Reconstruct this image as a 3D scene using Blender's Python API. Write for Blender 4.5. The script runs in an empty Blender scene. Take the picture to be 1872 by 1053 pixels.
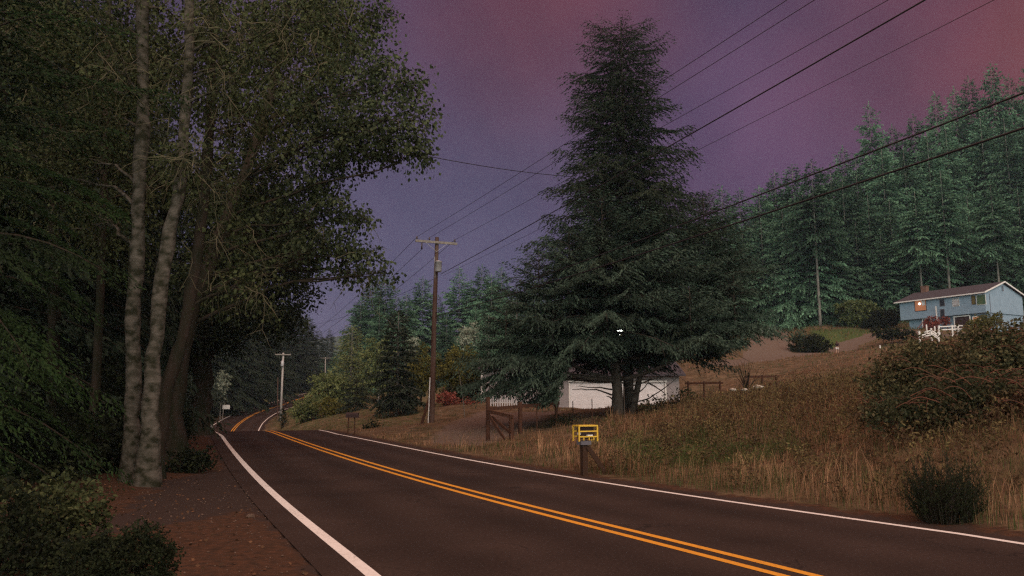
import bpy, math, random
import numpy as np
from mathutils import Vector
R_ = math.radians
C = bpy.context.scene.collection
# ------------------------------------------------------------------ camera
F, CX, CY, YH, EYE = 1414.0, 936.0, 526.5, 730.0, 1.7
TH = math.atan((YH - CY) / F)
cam = bpy.data.objects.new('camera', bpy.data.cameras.new('camera'))
C.objects.link(cam)
cam.location = (0, 0, EYE); cam.rotation_euler = (math.pi / 2 + TH, 0, 0)
cam.data.sensor_width = 36; cam.data.lens = F / 1872 * 36
cam.data.clip_start = 0.05; cam.data.clip_end = 5000
sc = bpy.context.scene; sc.camera = cam
sc.view_settings.view_transform = 'Standard'; sc.view_settings.look = 'None'
sc.view_settings.gamma = 1; sc.view_settings.exposure = 0.32
sc.cycles.use_denoising = False; sc.cycles.filter_width = 1.3
sc.cycles.max_bounces = 4; sc.cycles.diffuse_bounces = 2; sc.cycles.volume_bounces = 0
sc.cycles.transparent_max_bounces = 4
# ------------------------------------------------------------------ world: smoke-dark sky
SUN_EL, SUN_AZ = 42, 152     # azimuth clockwise from +Y (152 = behind the camera, to the right)
w = bpy.data.worlds.new('World'); sc.world = w; w.use_nodes = True
nt = w.node_tree; nt.nodes.clear()
def N(t, **k):
    n = nt.nodes.new(t)
    for a, b in k.items(): setattr(n, a, b)
    return n
def L(a, b): nt.links.new(a, b)
def ramp(fac, a, b, ca=(0, 0, 0, 1), cb=(1, 1, 1, 1), smooth=True):
    r = N('ShaderNodeValToRGB'); e = r.color_ramp.elements
    e[0].position, e[1].position = a, b; e[0].color, e[1].color = ca, cb
    if smooth: r.color_ramp.interpolation = 'EASE'
    L(fac, r.inputs[0]); return r.outputs[0]
def mixc(f, a, b, mode='MIX'):
    m = N('ShaderNodeMix', data_type='RGBA', blend_type=mode)
    for s, v in ((m.inputs[0], f), (m.inputs[6], a), (m.inputs[7], b)):
        if hasattr(v, 'is_linked'): L(v, s)
        else: s.default_value = v
    return m.outputs[2]
def dotn(vec, d, off=.5, sc_=.5):
    m = N('ShaderNodeVectorMath', operation='DOT_PRODUCT'); L(vec, m.inputs[0])
    v = Vector(d).normalized(); m.inputs[1].default_value = v
    q = N('ShaderNodeMath', operation='MULTIPLY_ADD'); L(m.outputs['Value'], q.inputs[0])
    q.inputs[1].default_value = sc_; q.inputs[2].default_value = off
    return q.outputs[0]
tc = N('ShaderNodeTexCoord'); g = tc.outputs['Generated']
def raydir(px, py):
    dx, dv = (px - CX) / F, (CY - py) / F
    return (dx, math.cos(TH) - dv * math.sin(TH), math.sin(TH) + dv * math.cos(TH))
sky = N('ShaderNodeTexSky', sky_type='NISHITA', sun_disc=False)
sky.sun_elevation = R_(SUN_EL); sky.sun_rotation = R_(SUN_AZ); sky.dust_density = 6
noi = N('ShaderNodeTexNoise'); noi.inputs['Scale'].default_value = 2.2; noi.inputs['Detail'].default_value = 3
L(g, noi.inputs['Vector'])
def bump(px, py, inner, outer):          # smooth patch of smoke colour around a direction (angles in degrees)
    d = dotn(g, raydir(px, py), 0, .99999)
    ac = N('ShaderNodeMath', operation='ARCCOSINE'); L(d, ac.inputs[0])
    wob = N('ShaderNodeMath', operation='MULTIPLY_ADD'); L(noi.outputs[0], wob.inputs[0])
    wob.inputs[1].default_value = .30; L(ac.outputs[0], wob.inputs[2])
    return ramp(wob.outputs[0], R_(inner) + .15, R_(outer) + .15, (1, 1, 1, 1), (0, 0, 0, 1))
col = (.080, .070, .134, 1)                          # low violet blue
col = mixc(ramp(dotn(g, (0, 0, 1), 0, 1), .12, .50), col, (.062, .038, .078, 1))
col = mixc(bump(1420, 330, 2, 18), col, (.094, .048, .104, 1))
col = mixc(bump(1000, -70, 0, 16), col, (.118, .040, .062, 1))
col = mixc(bump(1950, 20, 3, 22), col, (.125, .040, .060, 1))
col = mixc(bump(2080, 60, 0, 11), col, (.135, .044, .045, 1))
mot = N('ShaderNodeTexNoise'); mot.inputs['Scale'].default_value = 6; mot.inputs['Detail'].default_value = 5; mot.inputs['Roughness'].default_value = .55; L(g, mot.inputs['Vector'])
col = mixc(1.0, col, mixc(ramp(mot.outputs[0], .3, .7), (.84, .84, .88, 1), (1.16, 1.10, 1.08, 1)), 'MULTIPLY')
# paler sky overhead (warm, lit through the smoke) and behind the camera (cool daylight below the plume)
col = mixc(ramp(dotn(g, (0, .1, 1), 0, 1), .62, .95), col, (.95, .46, .33, 1))
back = mixc(ramp(dotn(g, (0, 0, 1), 0, 1), 0.05, .65), (1.30, 1.55, 1.42, 1), (1.25, .80, .66, 1))
col = mixc(ramp(dotn(g, (0, -1, .25), 0, 1), -.02, .70), col, back)
bg1 = N('ShaderNodeBackground'); L(col, bg1.inputs[0]); bg1.inputs[1].default_value = 1.0
bg2 = N('ShaderNodeBackground'); L(sky.outputs[0], bg2.inputs[0]); bg2.inputs[1].default_value = .05
ms = N('ShaderNodeMixShader'); ms.inputs[0].default_value = .96
L(bg2.outputs[0], ms.inputs[1]); L(bg1.outputs[0], ms.inputs[2])
wo = N('ShaderNodeOutputWorld'); L(ms.outputs[0], wo.inputs[0])
sun = bpy.data.objects.new('sun', bpy.data.lights.new('sun', 'SUN')); C.objects.link(sun)
sun.data.energy = .7; sun.data.angle = R_(25); sun.data.color = (1, .86, .74)
sd = Vector((math.sin(R_(SUN_AZ)) * math.cos(R_(SUN_EL)), math.cos(R_(SUN_AZ)) * math.cos(R_(SUN_EL)), math.sin(R_(SUN_EL))))
sun.rotation_euler = sd.to_track_quat('Z', 'Y').to_euler()
# ------------------------------------------------------------------ helpers
def P(px, py, Y):
    d = raydir(px, py); t = Y / d[1]
    return np.array([d[0] * t, Y, EYE + d[2] * t])
def P0(px, py, z=0.):
    d = raydir(px, py); t = (z - EYE) / d[2]
    return np.array([d[0] * t, d[1] * t, z])
def proj(v):
    v = np.atleast_2d(v); y, z = v[:, 1], v[:, 2] - EYE
    zc = y * math.cos(TH) + z * math.sin(TH); yc = -y * math.sin(TH) + z * math.cos(TH)
    return CX + F * v[:, 0] / zc, CY - F * yc / zc
class MB:
    def __init__(s): s.v = []; s.f = []; s.n = 0; s.t = []; s.has_t = False
    def add(s, v, f, tint=None):
        v = np.asarray(v, float).reshape(-1, 3); f = np.asarray(f, int)
        s.v.append(v); s.f.append(f + s.n); s.n += len(v)
        if tint is not None: s.has_t = True
        s.t.append(np.broadcast_to(np.asarray(tint if tint is not None else 0.5, float).reshape(-1, 1), (len(f), 1)))
    def box(s, c, d, rz=0, rot=None):
        c = np.array(c, float); h = np.array(d, float) / 2
        v = np.array([[x, y, z] for x in (-1, 1) for y in (-1, 1) for z in (-1, 1)]) * h
        if rz: v = v @ np.array([[math.cos(rz), math.sin(rz), 0], [-math.sin(rz), math.cos(rz), 0], [0, 0, 1]])
        s.add(v + c, [[0, 1, 3, 2], [4, 6, 7, 5], [0, 4, 5, 1], [2, 3, 7, 6], [0, 2, 6, 4], [1, 5, 7, 3]])
    def bar(s, a, b, wd, hg, up=(0, 0, 1)):
        a, b = np.array(a, float), np.array(b, float); d = b - a; d /= np.linalg.norm(d)
        u = np.array(up, float)
        if abs(d @ u) > .95: u = np.array([0, 1., 0])
        x = np.cross(d, u); x /= np.linalg.norm(x); y = np.cross(x, d)
        v = [p + x * i * wd / 2 + y * j * hg / 2 for p in (a, b) for i, j in ((-1, -1), (1, -1), (1, 1), (-1, 1))]
        s.add(v, [[3, 2, 1, 0], [4, 5, 6, 7], [0, 1, 5, 4], [1, 2, 6, 5], [2, 3, 7, 6], [3, 0, 4, 7]])
    def tube(s, pts, rad, n=8, cap=True, wob=0, rng=None):
        pts = np.array(pts, float); m = len(pts); rad = np.broadcast_to(np.array(rad, float), (m,))
        tg = np.gradient(pts, axis=0); tg /= np.linalg.norm(tg, axis=1)[:, None] + 1e-9
        ref = np.array([0, 0, 1.]) if abs(tg[0][2]) < .9 else np.array([1., 0, 0])
        x = np.cross(tg[0], ref); x /= np.linalg.norm(x); rings = []
        for i in range(m):
            x = x - tg[i] * (x @ tg[i]); x /= np.linalg.norm(x); y = np.cross(tg[i], x)
            a = np.arange(n) * 2 * math.pi / n; r = np.full(n, rad[i])
            if wob: r = r * (1 + wob * rng.standard_normal(n))
            rings.append(pts[i] + (np.cos(a) * r)[:, None] * x + (np.sin(a) * r)[:, None] * y)
        v = np.concatenate(rings); i = np.arange(m - 1)[:, None] * n; j = np.arange(n)[None]; k = (j + 1) % n
        f = np.stack([i + j, i + k, i + n + k, i + n + j], -1).reshape(-1, 4)
        s.add(v, f)
        if cap and n <= 12:
            vc = np.array([pts[0], pts[-1]]); base = s.n; s.add(vc, np.zeros((0, 4), int))
            tri = [[base, base - m * n + (q + 1) % n, base - m * n + q] for q in range(n)]
            tri += [[base + 1, base - n + q, base - n + (q + 1) % n] for q in range(n)]
            s.f.append(np.array(tri)); s.t.append(np.full((len(tri), 1), .5))
    def lathe(s, c, prof, n=12):
        c = np.array(c, float); a = np.arange(n) * 2 * math.pi / n
        v = np.concatenate([np.stack([np.cos(a) * r, np.sin(a) * r, np.full(n, z)], 1) for r, z in prof]) + c
        i = np.arange(len(prof) - 1)[:, None] * n; j = np.arange(n)[None]; k = (j + 1) % n
        s.add(v, np.stack([i + j, i + k, i + n + k, i + n + j], -1).reshape(-1, 4))
    def build(s, name, mat, parent=None, smooth=False, loc=None):
        me = bpy.data.meshes.new(name)
        if s.n:
            v = np.concatenate(s.v)
            if loc is not None: v = v - np.array(loc)
            me.vertices.add(len(v)); me.vertices.foreach_set('co', v.astype(np.float32).ravel())
            cnt = np.concatenate([np.full(len(f), f.shape[1]) for f in s.f if len(f)])
            idx = np.concatenate([f.ravel() for f in s.f if len(f)])
            me.loops.add(len(idx)); me.loops.foreach_set('vertex_index', idx.astype(np.int32))
            me.polygons.add(len(cnt)); st = np.concatenate([[0], np.cumsum(cnt)[:-1]])
            me.polygons.foreach_set('loop_start', st.astype(np.int32))
            me.polygons.foreach_set('loop_total', cnt.astype(np.int32))
            me.update(calc_edges=True)
            if s.has_t:
                t = np.concatenate([q for q in s.t if len(q)])
                at = me.attributes.new('tint', 'FLOAT', 'FACE'); at.data.foreach_set('value', t.astype(np.float32).ravel())
            me.polygons.foreach_set('use_smooth', np.full(len(cnt), bool(smooth)))
        me.materials.append(mat)
        o = bpy.data.objects.new(name, me); C.objects.link(o)
        if parent: o.parent = parent
        if loc is not None: o.location = loc
        return o
def tag(o, label=None, cat=None, group=None, kind=None):
    for k, v in (('label', label), ('category', cat), ('group', group), ('kind', kind)):
        if v: o[k] = v
    return o
def empty(name, loc, label, cat, group=None, rz=0):
    o = bpy.data.objects.new(name, None); C.objects.link(o); o.location = loc; o.rotation_euler = (0, 0, rz)
    o.empty_display_size = .3
    return tag(o, label, cat, group)
def dup(root, loc, rz, scale, label, group=None):
    r = root.copy(); C.objects.link(r); r.location = loc; r.rotation_euler = (0, 0, rz); r.scale = scale
    r['label'] = label
    if group: r['group'] = group
    for ch in list(root.children):
        c = ch.copy(); C.objects.link(c); c.parent = r
        for q in list(ch.children):
            d = q.copy(); C.objects.link(d); d.parent = c
    return r
# ------------------------------------------------------------------ materials
def mat(name, base, rough=.8, spec=.3, noise=None, emis=None, tint=None, bumpy=0, metal=0, coord='Object', stretch=None, trans=0, vary=0):
    """noise=(scale, colour2, detail[, lo, hi]); tint=colour at attribute tint 1"""
    m = bpy.data.materials.new(name); m.use_nodes = True; t = m.node_tree
    b = t.nodes['Principled BSDF']; b.inputs['Roughness'].default_value = rough
    b.inputs['Specular IOR Level'].default_value = spec; b.inputs['Metallic'].default_value = metal
    b.inputs['Base Color'].default_value = (*base, 1)
    out = None
    def new(ty): return t.nodes.new(ty)
    if noise or bumpy:
        co = new('ShaderNodeTexCoord'); src = co.outputs[coord]
        if stretch:
            mp = new('ShaderNodeMapping'); mp.inputs['Scale'].default_value = stretch; t.links.new(src, mp.inputs[0]); src = mp.outputs[0]
    if noise:
        nz = new('ShaderNodeTexNoise'); nz.inputs['Scale'].default_value = noise[0]; nz.inputs['Detail'].default_value = noise[2]
        t.links.new(src, nz.inputs['Vector'])
        r = new('ShaderNodeValToRGB'); r.color_ramp.elements[0].position = noise[3] if len(noise) > 3 else .35
        r.color_ramp.elements[1].position = noise[4] if len(noise) > 4 else .65
        r.color_ramp.elements[0].color = (*base, 1); r.color_ramp.elements[1].color = (*noise[1], 1)
        t.links.new(nz.outputs[0], r.inputs[0]); out = r.outputs[0]
    if tint:
        at = new('ShaderNodeAttribute'); at.attribute_name = 'tint'
        mx = new('ShaderNodeMix'); mx.data_type = 'RGBA'; t.links.new(at.outputs['Fac'], mx.inputs[0])
        if out: t.links.new(out, mx.inputs[6])
        else: mx.inputs[6].default_value = (*base, 1)
        mx.inputs[7].default_value = (*tint, 1); out = mx.outputs[2]
    if vary:                                 # each tree its own shade of green
        oi = new('ShaderNodeObjectInfo'); mr = new('ShaderNodeMapRange'); mr.inputs[3].default_value = 1 - vary; mr.inputs[4].default_value = 1 + vary * .8
        t.links.new(oi.outputs['Random'], mr.inputs[0]); vm = new('ShaderNodeVectorMath'); vm.operation = 'SCALE'; t.links.new(out, vm.inputs[0]); t.links.new(mr.outputs[0], vm.inputs['Scale']); out = vm.outputs[0]
    if out: t.links.new(out, b.inputs['Base Color'])
    if bumpy:
        n2 = new('ShaderNodeTexNoise'); n2.inputs['Scale'].default_value = bumpy[0]; n2.inputs['Detail'].default_value = 6
        t.links.new(src, n2.inputs['Vector']); bp = new('ShaderNodeBump'); bp.inputs['Strength'].default_value = bumpy[1]
        bp.inputs['Distance'].default_value = bumpy[2]; t.links.new(n2.outputs[0], bp.inputs['Height']); t.links.new(bp.outputs[0], b.inputs['Normal'])
    if emis:
        b.inputs['Emission Color'].default_value = (*emis[0], 1); b.inputs['Emission Strength'].default_value = emis[1]
    if trans:
        tr = new('ShaderNodeBsdfTranslucent'); mxs = new('ShaderNodeMixShader'); mxs.inputs[0].default_value = trans
        if out: t.links.new(out, tr.inputs[0])
        else: tr.inputs[0].default_value = (*base, 1)
        t.links.new(b.outputs[0], mxs.inputs[1]); t.links.new(tr.outputs[0], mxs.inputs[2])
        t.links.new(mxs.outputs[0], t.nodes['Material Output'].inputs[0])
    return m
M = {}
M['asphalt'] = mat('asphalt', (.029, .019, .0155), .92, .12, (90, (.046, .031, .025), 4, .3, .75), bumpy=(160, .5, .004))
M['line_white'] = mat('line_white', (.78, .75, .71), .8, .2, (14, (.64, .60, .56), 6, .45, .8))
M['line_yellow'] = mat('line_yellow', (.74, .33, .03), .8, .2, (20, (.60, .26, .03), 6, .4, .8))
M['bark_pale'] = mat('bark_pale', (.118, .102, .084), .9, .1, (5.5, (.024, .024, .014), 15, .35, .63), bumpy=(11, .9, .03), stretch=(1, 1, 1.2))
M['bark_dark'] = mat('bark_dark', (.040, .028, .022), .95, .1, (5, (.018, .020, .011), 6), bumpy=(12, .9, .03), stretch=(1, 1, .3))
M['bark_fir'] = mat('bark_fir', (.055, .042, .035), .95, .1, (6, (.09, .075, .062), 6), bumpy=(14, .9, .03), stretch=(1, 1, .25))
M['bark_grey'] = mat('bark_grey', (.26, .25, .22), .95, .1, (2, (.12, .11, .10), 5), stretch=(1, 1, .3))
M['twig'] = mat('twig', (.15, .125, .080), .95, .1, (3, (.07, .068, .04), 3))
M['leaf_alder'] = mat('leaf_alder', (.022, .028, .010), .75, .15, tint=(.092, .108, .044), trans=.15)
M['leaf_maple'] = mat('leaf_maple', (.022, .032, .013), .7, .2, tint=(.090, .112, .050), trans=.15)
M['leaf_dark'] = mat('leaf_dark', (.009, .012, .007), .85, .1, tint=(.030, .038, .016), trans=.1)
M['needle_dark'] = mat('needle_dark', (.014, .022, .014), .8, .1, tint=(.038, .052, .032))
M['needle_blue'] = mat('needle_blue', (.013, .021, .015), .8, .1, tint=(.080, .125, .088))
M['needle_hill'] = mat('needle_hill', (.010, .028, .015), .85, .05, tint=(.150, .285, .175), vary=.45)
M['needle_hem'] = mat('needle_hem', (.010, .016, .007), .8, .1, tint=(.024, .048, .013))
M['leaf_olive'] = mat('leaf_olive', (.060, .062, .014), .75, .2, tint=(.150, .140, .030), trans=.15)
M['leaf_willow'] = mat('leaf_willow', (.065, .090, .030), .75, .2, tint=(.20, .225, .085), trans=.15)
M['leaf_red'] = mat('leaf_red', (.17, .045, .032), .75, .2, tint=(.34, .10, .075), trans=.1)
M['leaf_bramble'] = mat('leaf_bramble', (.030, .036, .015), .75, .2, (.9, (.075, .030, .018), 3, .48, .66), tint=(.155, .130, .060), trans=.1)
M['leaf_pale'] = mat('leaf_pale', (.16, .19, .13), .75, .2, tint=(.32, .36, .28), trans=.1)
M['cane'] = mat('cane', (.17, .06, .04), .85, .2, (4, (.10, .05, .03), 3))
M['pole'] = mat('pole', (.070, .038, .030), .9, .15, (5, (.13, .085, .068), 6), bumpy=(20, .6, .01), stretch=(1, 1, .12))
M['pole_grey'] = mat('pole_grey', (.42, .40, .38), .9, .15, (5, (.34, .32, .30), 5), stretch=(1, 1, .15))
M['arm'] = mat('arm', (.30, .28, .25), .9, .15, (8, (.22, .2, .18), 4))
M['wood_rail'] = mat('wood_rail', (.095, .042, .026), .9, .15, (9, (.060, .030, .020), 5), stretch=(1, 1, .3))
M['wire'] = mat('wire', (.012, .010, .012), .6, .3)
M['porcelain'] = mat('porcelain', (.07, .05, .045), .35, .5)
M['metal'] = mat('metal', (.42, .42, .43), .5, .5, metal=.2)
M['white'] = mat('white', (.78, .77, .75), .7, .3, (6, (.70, .69, .66), 4))
M['garage'] = mat('garage', (.80, .78, .80), .75, .3, (3, (.72, .70, .71), 4))
M['siding_blue'] = mat('siding_blue', (.28, .39, .49), .75, .25, (1.5, (.24, .345, .44), 4))
M['roof'] = mat('roof', (.072, .066, .078), .9, .15, (4, (.055, .05, .058), 5), bumpy=(30, .5, .02))
M['brick'] = mat('brick', (.20, .11, .08), .9, .15, (12, (.15, .09, .07), 4))
M['glass'] = mat('glass', (.03, .035, .04), .12, .6)
M['glass_green'] = mat('glass_green', (.05, .12, .08), .2, .6, (1.4, (.10, .14, .05), 2))
M['lit'] = mat('lit', (.25, .10, .05), .6, .2, emis=((1, .40, .20), .17))
M['amber'] = mat('amber', (.16, .11, .03), .4, .3, (1.2, (.07, .08, .03), 3))
M['post_dark'] = mat('post_dark', (.05, .027, .018), .9, .1)
M['bulb'] = mat('bulb', (1, .9, .8), .4, .2, emis=((1, .88, .7), 6))
M['yard_bulb'] = mat('yard_bulb', (1, 1, 1), .4, .2, emis=((.95, 1, .92), 9))
M['curtain'] = mat('curtain', (.6, .6, .62), .8, .1)
M['deck'] = mat('deck', (.20, .10, .10), .85, .2, (8, (.14, .07, .07), 4))
M['grey_wall'] = mat('grey_wall', (.32, .29, .30), .85, .2, (4, (.26, .24, .24), 4))
M['yellow'] = mat('yellow', (.78, .50, .05), .5, .4, (15, (.68, .42, .05), 4))
M['box_dark'] = mat('box_dark', (.05, .03, .03), .8, .2)
M['slate'] = mat('slate', (.13, .12, .14), .8, .2)
M['paper'] = mat('paper', (.75, .73, .68), .8, .1)
M['red'] = mat('red', (.45, .05, .04), .6, .3)
M['skin'] = mat('skin', (.45, .28, .2), .6, .3)
M['shirt'] = mat('shirt', (.03, .015, .018), .85, .1)
M['shorts'] = mat('shorts', (.85, .80, .78), .8, .1)
M['hair'] = mat('hair', (.08, .04, .03), .8, .2)
M['stone'] = mat('stone', (.15, .10, .075), .9, .2, (9, (.08, .055, .04), 5))
M['stone_white'] = mat('stone_white', (.65, .6, .52), .9, .2, (6, (.5, .45, .38), 4))
M['fern'] = mat('fern', (.05, .08, .02), .8, .2, tint=(.10, .14, .03))
M['hill_far'] = mat('hill_far', (.04, .06, .05), .9, .1, (.02, (.06, .08, .06), 6))
# ------------------------------------------------------------------ road centreline
YEL = [(492.5, 787.6), (531, 799), (605.7, 827.6), (680.5, 851.3), (760, 873.9), (833.5, 892.4), (967, 929.6), (1100.6, 963.2), (1200, 987), (1313.7, 1014.8), (1399, 1037)]
LEF = [(402.7, 795), (418.8, 812), (433.7, 833.5), (445.5, 847.4), (460.4, 865.6), (486, 891), (505.3, 906), (522.4, 922), (556.6, 950.8), (595, 981.8), (637.8, 1018), (681.6, 1052.3)]
RIG = [(556.6, 785), (595, 787.6), (627, 793.4), (669.8, 803), (700, 809.9), (760, 823.3), (833.5, 837.2), (967, 860.7), (1100.6, 881.5), (1200, 896.7), (1313.7, 914.8), (1500, 940.9), (1872, 993)]
def fitc(pts, deg):
    p = np.array([P0(*q) for q in pts]); return np.polyfit(1 / p[:, 1], p[:, 0] / p[:, 1], deg), p[:, 1].min(), p[:, 1].max()
fy, fl, fr = fitc(YEL, 4), fitc(LEF, 4), fitc(RIG, 4)
def ev(f, y): return np.polyval(f[0], 1 / y) * y
ys = np.linspace(7.6, 40, 60)
cen = [(ev(fy, y), y) for y in ys]
d0 = np.array([cen[0][0] - cen[3][0], cen[0][1] - cen[3][1]]); d0 /= np.hypot(*d0)
back_ = [(cen[0][0] + d0[0] * q, cen[0][1] + d0[1] * q) for q in (60, 45, 32, 22, 14, 8, 4)]
FARC = [(427, 785, 105), (436, 775, 113), (450, 765, 123), (467, 756, 132), (488, 748, 142), (510, 742.7, 151), (535, 733, 164), (572, 722, 188), (600, 714, 215), (604, 712, 260)]
farp = [P(a, b, c) for a, b, c in FARC]
mid = []
c1 = np.array(cen[-1]); c2 = np.array(farp[0][:2]); dd = np.array(cen[-1]) - np.array(cen[-5]); dd /= np.hypot(*dd)
tg2 = np.array(farp[1][:2]) - np.array(farp[0][:2]); tg2 /= np.hypot(*tg2); Lm = np.hypot(*(c2 - c1))
for t in np.linspace(0, 1, 12)[1:-1]:
    h = (2 * t**3 - 3 * t**2 + 1, t**3 - 2 * t**2 + t, -2 * t**3 + 3 * t**2, t**3 - t**2)
    mid.append(tuple(h[0] * c1 + h[1] * dd * Lm + h[2] * c2 + h[3] * tg2 * Lm))
cl = np.array(back_ + cen + mid + [tuple(p[:2]) for p in farp])
s_ = np.concatenate([[0], np.cumsum(np.hypot(*np.diff(cl, axis=0).T))])
ss = np.concatenate([np.arange(0, 55, 1.5), np.arange(55, s_[-1], .75)])
RX, RY = np.interp(ss, s_, cl[:, 0]), np.interp(ss, s_, cl[:, 1])
for _ in range(6):
    RX[1:-1] = (RX[:-2] + 2 * RX[1:-1] + RX[2:]) / 4; RY[1:-1] = (RY[:-2] + 2 * RY[1:-1] + RY[2:]) / 4
zt = [(-99, 0), (41, 0), (44, -.04), (50, -.7), (60, -2.0), (75, -3.3), (90, -3.3)] + [(p[1], p[2]) for p in farp]
RZ = np.interp(RY, [a for a, b in zt], [b for a, b in zt])
far = RY > 60
for _ in range(10):
    q = RZ.copy(); q[1:-1] = (RZ[:-2] + 2 * RZ[1:-1] + RZ[2:]) / 4; RZ = np.where(far, q, RZ)
TX, TY = np.gradient(RX), np.gradient(RY); tl = np.hypot(TX, TY); TX /= tl; TY /= tl
NX, NY = TY, -TX
def width(f, sg):
    out = []
    for x, y, nx, ny in zip(RX, RY, NX, NY):
        best = None
        if 8 < y < 38:
            for o in np.linspace(.8, 6.5, 400):
                px, py = x + sg * nx * o, y + sg * ny * o
                if not (f[1] - .6 < py < f[2] + .3): continue
                e = abs(ev(f, py) - px)
                if best is None or e < best[0]: best = (e, o)
            if best and best[0] > .08: best = None
        out.append(best[1] if best else np.nan)
    out = np.array(out); ok = ~np.isnan(out)
    k = np.polyfit(ss[ok], out[ok], 3); lo, hi = ss[ok].min(), ss[ok].max()
    v = np.polyval(k, np.clip(ss, lo, hi)); vf = 3.25
    tt = np.clip((ss - hi) / 25, 0, 1); tb = np.clip((lo - ss) / 12, 0, 1)
    v = v * (1 - tt) + vf * tt
    print('width', sg, lo, hi, np.round(v[ok][::6], 2))
    return v
WL, WR = width(fl, -1), width(fr, 1)
# ------------------------------------------------------------------ terrain
CTRL = []
def g3(px, py, Y): CTRL.append(P(px, py, Y))
def gz(x, y, z): CTRL.append(np.array([x, y, z], float))
for i in range(0, len(ss), 9):
    if RY[i] < 46 or RY[i] > 95:
        for o in (-WL[i] - 1.2, 0, WR[i] + .6): gz(RX[i] + NX[i] * o, RY[i] + NY[i] * o, RZ[i])
    else: gz(RX[i], RY[i], RZ[i])
for q in [(1500, 850, 15.8), (1500, 795, 19.5), (1500, 752, 23.5), (1500, 722, 28), (1500, 684, 55), (1500, 660, 80), (1640, 640, 85), (1531, 650, 108),
          (1750, 860, 13.5), (1750, 760, 17), (1872, 800, 14), (1872, 690, 22), (2000, 690, 18), (2300, 700, 20), (2200, 620, 40), (1700, 690, 28), (1700, 655, 60), (1900, 640, 60),
          (1300, 850, 18.5), (1300, 790, 22.5), (1300, 752, 29), (1300, 728, 40), (1300, 706, 60), (1400, 700, 50), (1400, 664, 90), (1400, 628, 112), (1330, 655, 90), (1480, 645, 106),
          (1200, 840, 20), (1180, 772, 33), (1140, 757, 38), (1060, 800, 27), (1060, 770, 36), (1000, 790, 30), (1000, 752, 46), (950, 800, 31),
          (1020, 747, 60), (1130, 746, 60), (1235, 746, 60), (1240, 746, 52), (1110, 750, 50), (1240, 744, 70), (1050, 744, 72), (900, 745, 55), (890, 737, 60),
          (870, 790, 36), (800, 776, 43), (700, 780, 45), (640, 787, 40), (600, 768, 62), (540, 776, 75), (560, 762, 90), (620, 745, 88), (700, 745, 68), (800, 750, 58), (850, 738, 75),
          (525, 762, 108), (560, 745, 125), (650, 725, 120), (760, 715, 120), (900, 705, 120), (1000, 700, 130), (1150, 690, 120), (650, 700, 190), (800, 690, 170), (950, 680, 180), (600, 712, 230),
          (1320, 625, 118), (1400, 605, 128), (1500, 603, 126), (1600, 600, 128), (1660, 604, 112), (1760, 606, 108), (1872, 606, 106), (2000, 600, 110), (1500, 618, 118), (1600, 625, 108),
          (1660, 585, 135), (1872, 560, 140), (1400, 580, 150), (1250, 640, 150), (1872, 430, 185), (1600, 450, 190), (1450, 520, 190), (1872, 370, 230), (1600, 420, 250), (2100, 400, 200), (2100, 330, 260), (1300, 600, 220), (1100, 650, 230),
          (300, 830, 22), (200, 960, 10.2), (100, 930, 11.5), (362, 787, 38), (250, 850, 17), (150, 830, 20), (0, 800, 22), (100, 780, 32), (300, 780, 35), (-200, 850, 16), (-200, 760, 40),
          (405, 758, 112), (380, 752, 118), (330, 745, 130), (420, 740, 135), (480, 728, 160), (520, 722, 200), (200, 740, 140), (0, 730, 160), (200, 755, 80), (320, 765, 75), (0, 740, 90)]:
    g3(*q)
for x, y, z in [(-30, -20, 1), (-10, -10, .1), (40, -20, 6), (20, -10, 1.5), (60, 30, 9), (100, 60, 16), (150, 150, 35), (-80, 40, 4), (-120, 150, 6), (-100, 300, 12), (0, 350, 18), (150, 350, 60), (250, 250, 70), (250, 100, 45), (-60, 400, 15),
                (-6, 3, 0), (-3, 4, 0), (-12, 2, .2)]: gz(x, y, z)
CT = np.array(CTRL)
def kern(a, b): return np.sqrt(((a[:, None, :2] - b[None, :, :2]) ** 2).sum(-1) + 4.0)
n = len(CT); A = np.zeros((n + 3, n + 3)); A[:n, :n] = kern(CT, CT) - np.eye(n) * .6
Q = np.c_[np.ones(n), CT[:, :2]]; A[:n, n:] = Q; A[n:, :n] = Q.T
SOL = np.linalg.solve(A, np.r_[CT[:, 2], 0, 0, 0])
RP = np.c_[RX, RY]
def sst(t): t = np.clip(t, 0, 1); return t * t * (3 - 2 * t)
def hnoise(x, y):
    return (np.sin(x * .9 + 1.3 * np.sin(y * .43)) * np.cos(y * .77 + np.sin(x * .39)) * .5 + np.sin(x * 2.3 + y * 1.1) * np.sin(y * 2.9 - x * .6) * .25
            + np.sin(x * .27 + 2) * np.cos(y * .31) * .8)
def road_dist(x, y):
    """signed distance beyond the painted edge line (negative on the road), road height there"""
    out = np.empty(len(x)); oz = np.empty(len(x)); side = np.empty(len(x))
    for a in range(0, len(x), 4000):
        p = np.c_[x[a:a + 4000], y[a:a + 4000]]
        d = ((p[:, None] - RP[None]) ** 2).sum(-1); i = d.argmin(1)
        lat = (p[:, 0] - RX[i]) * NX[i] + (p[:, 1] - RY[i]) * NY[i]
        dist = np.sqrt(d[np.arange(len(i)), i]); sg = np.where(lat > 0, 1, -1)
        wd = np.where(lat > 0, WR[i], WL[i]); out[a:a + 4000] = np.maximum(np.abs(lat), dist) - wd; oz[a:a + 4000] = RZ[i]; side[a:a + 4000] = sg
    return out, oz, side
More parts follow.
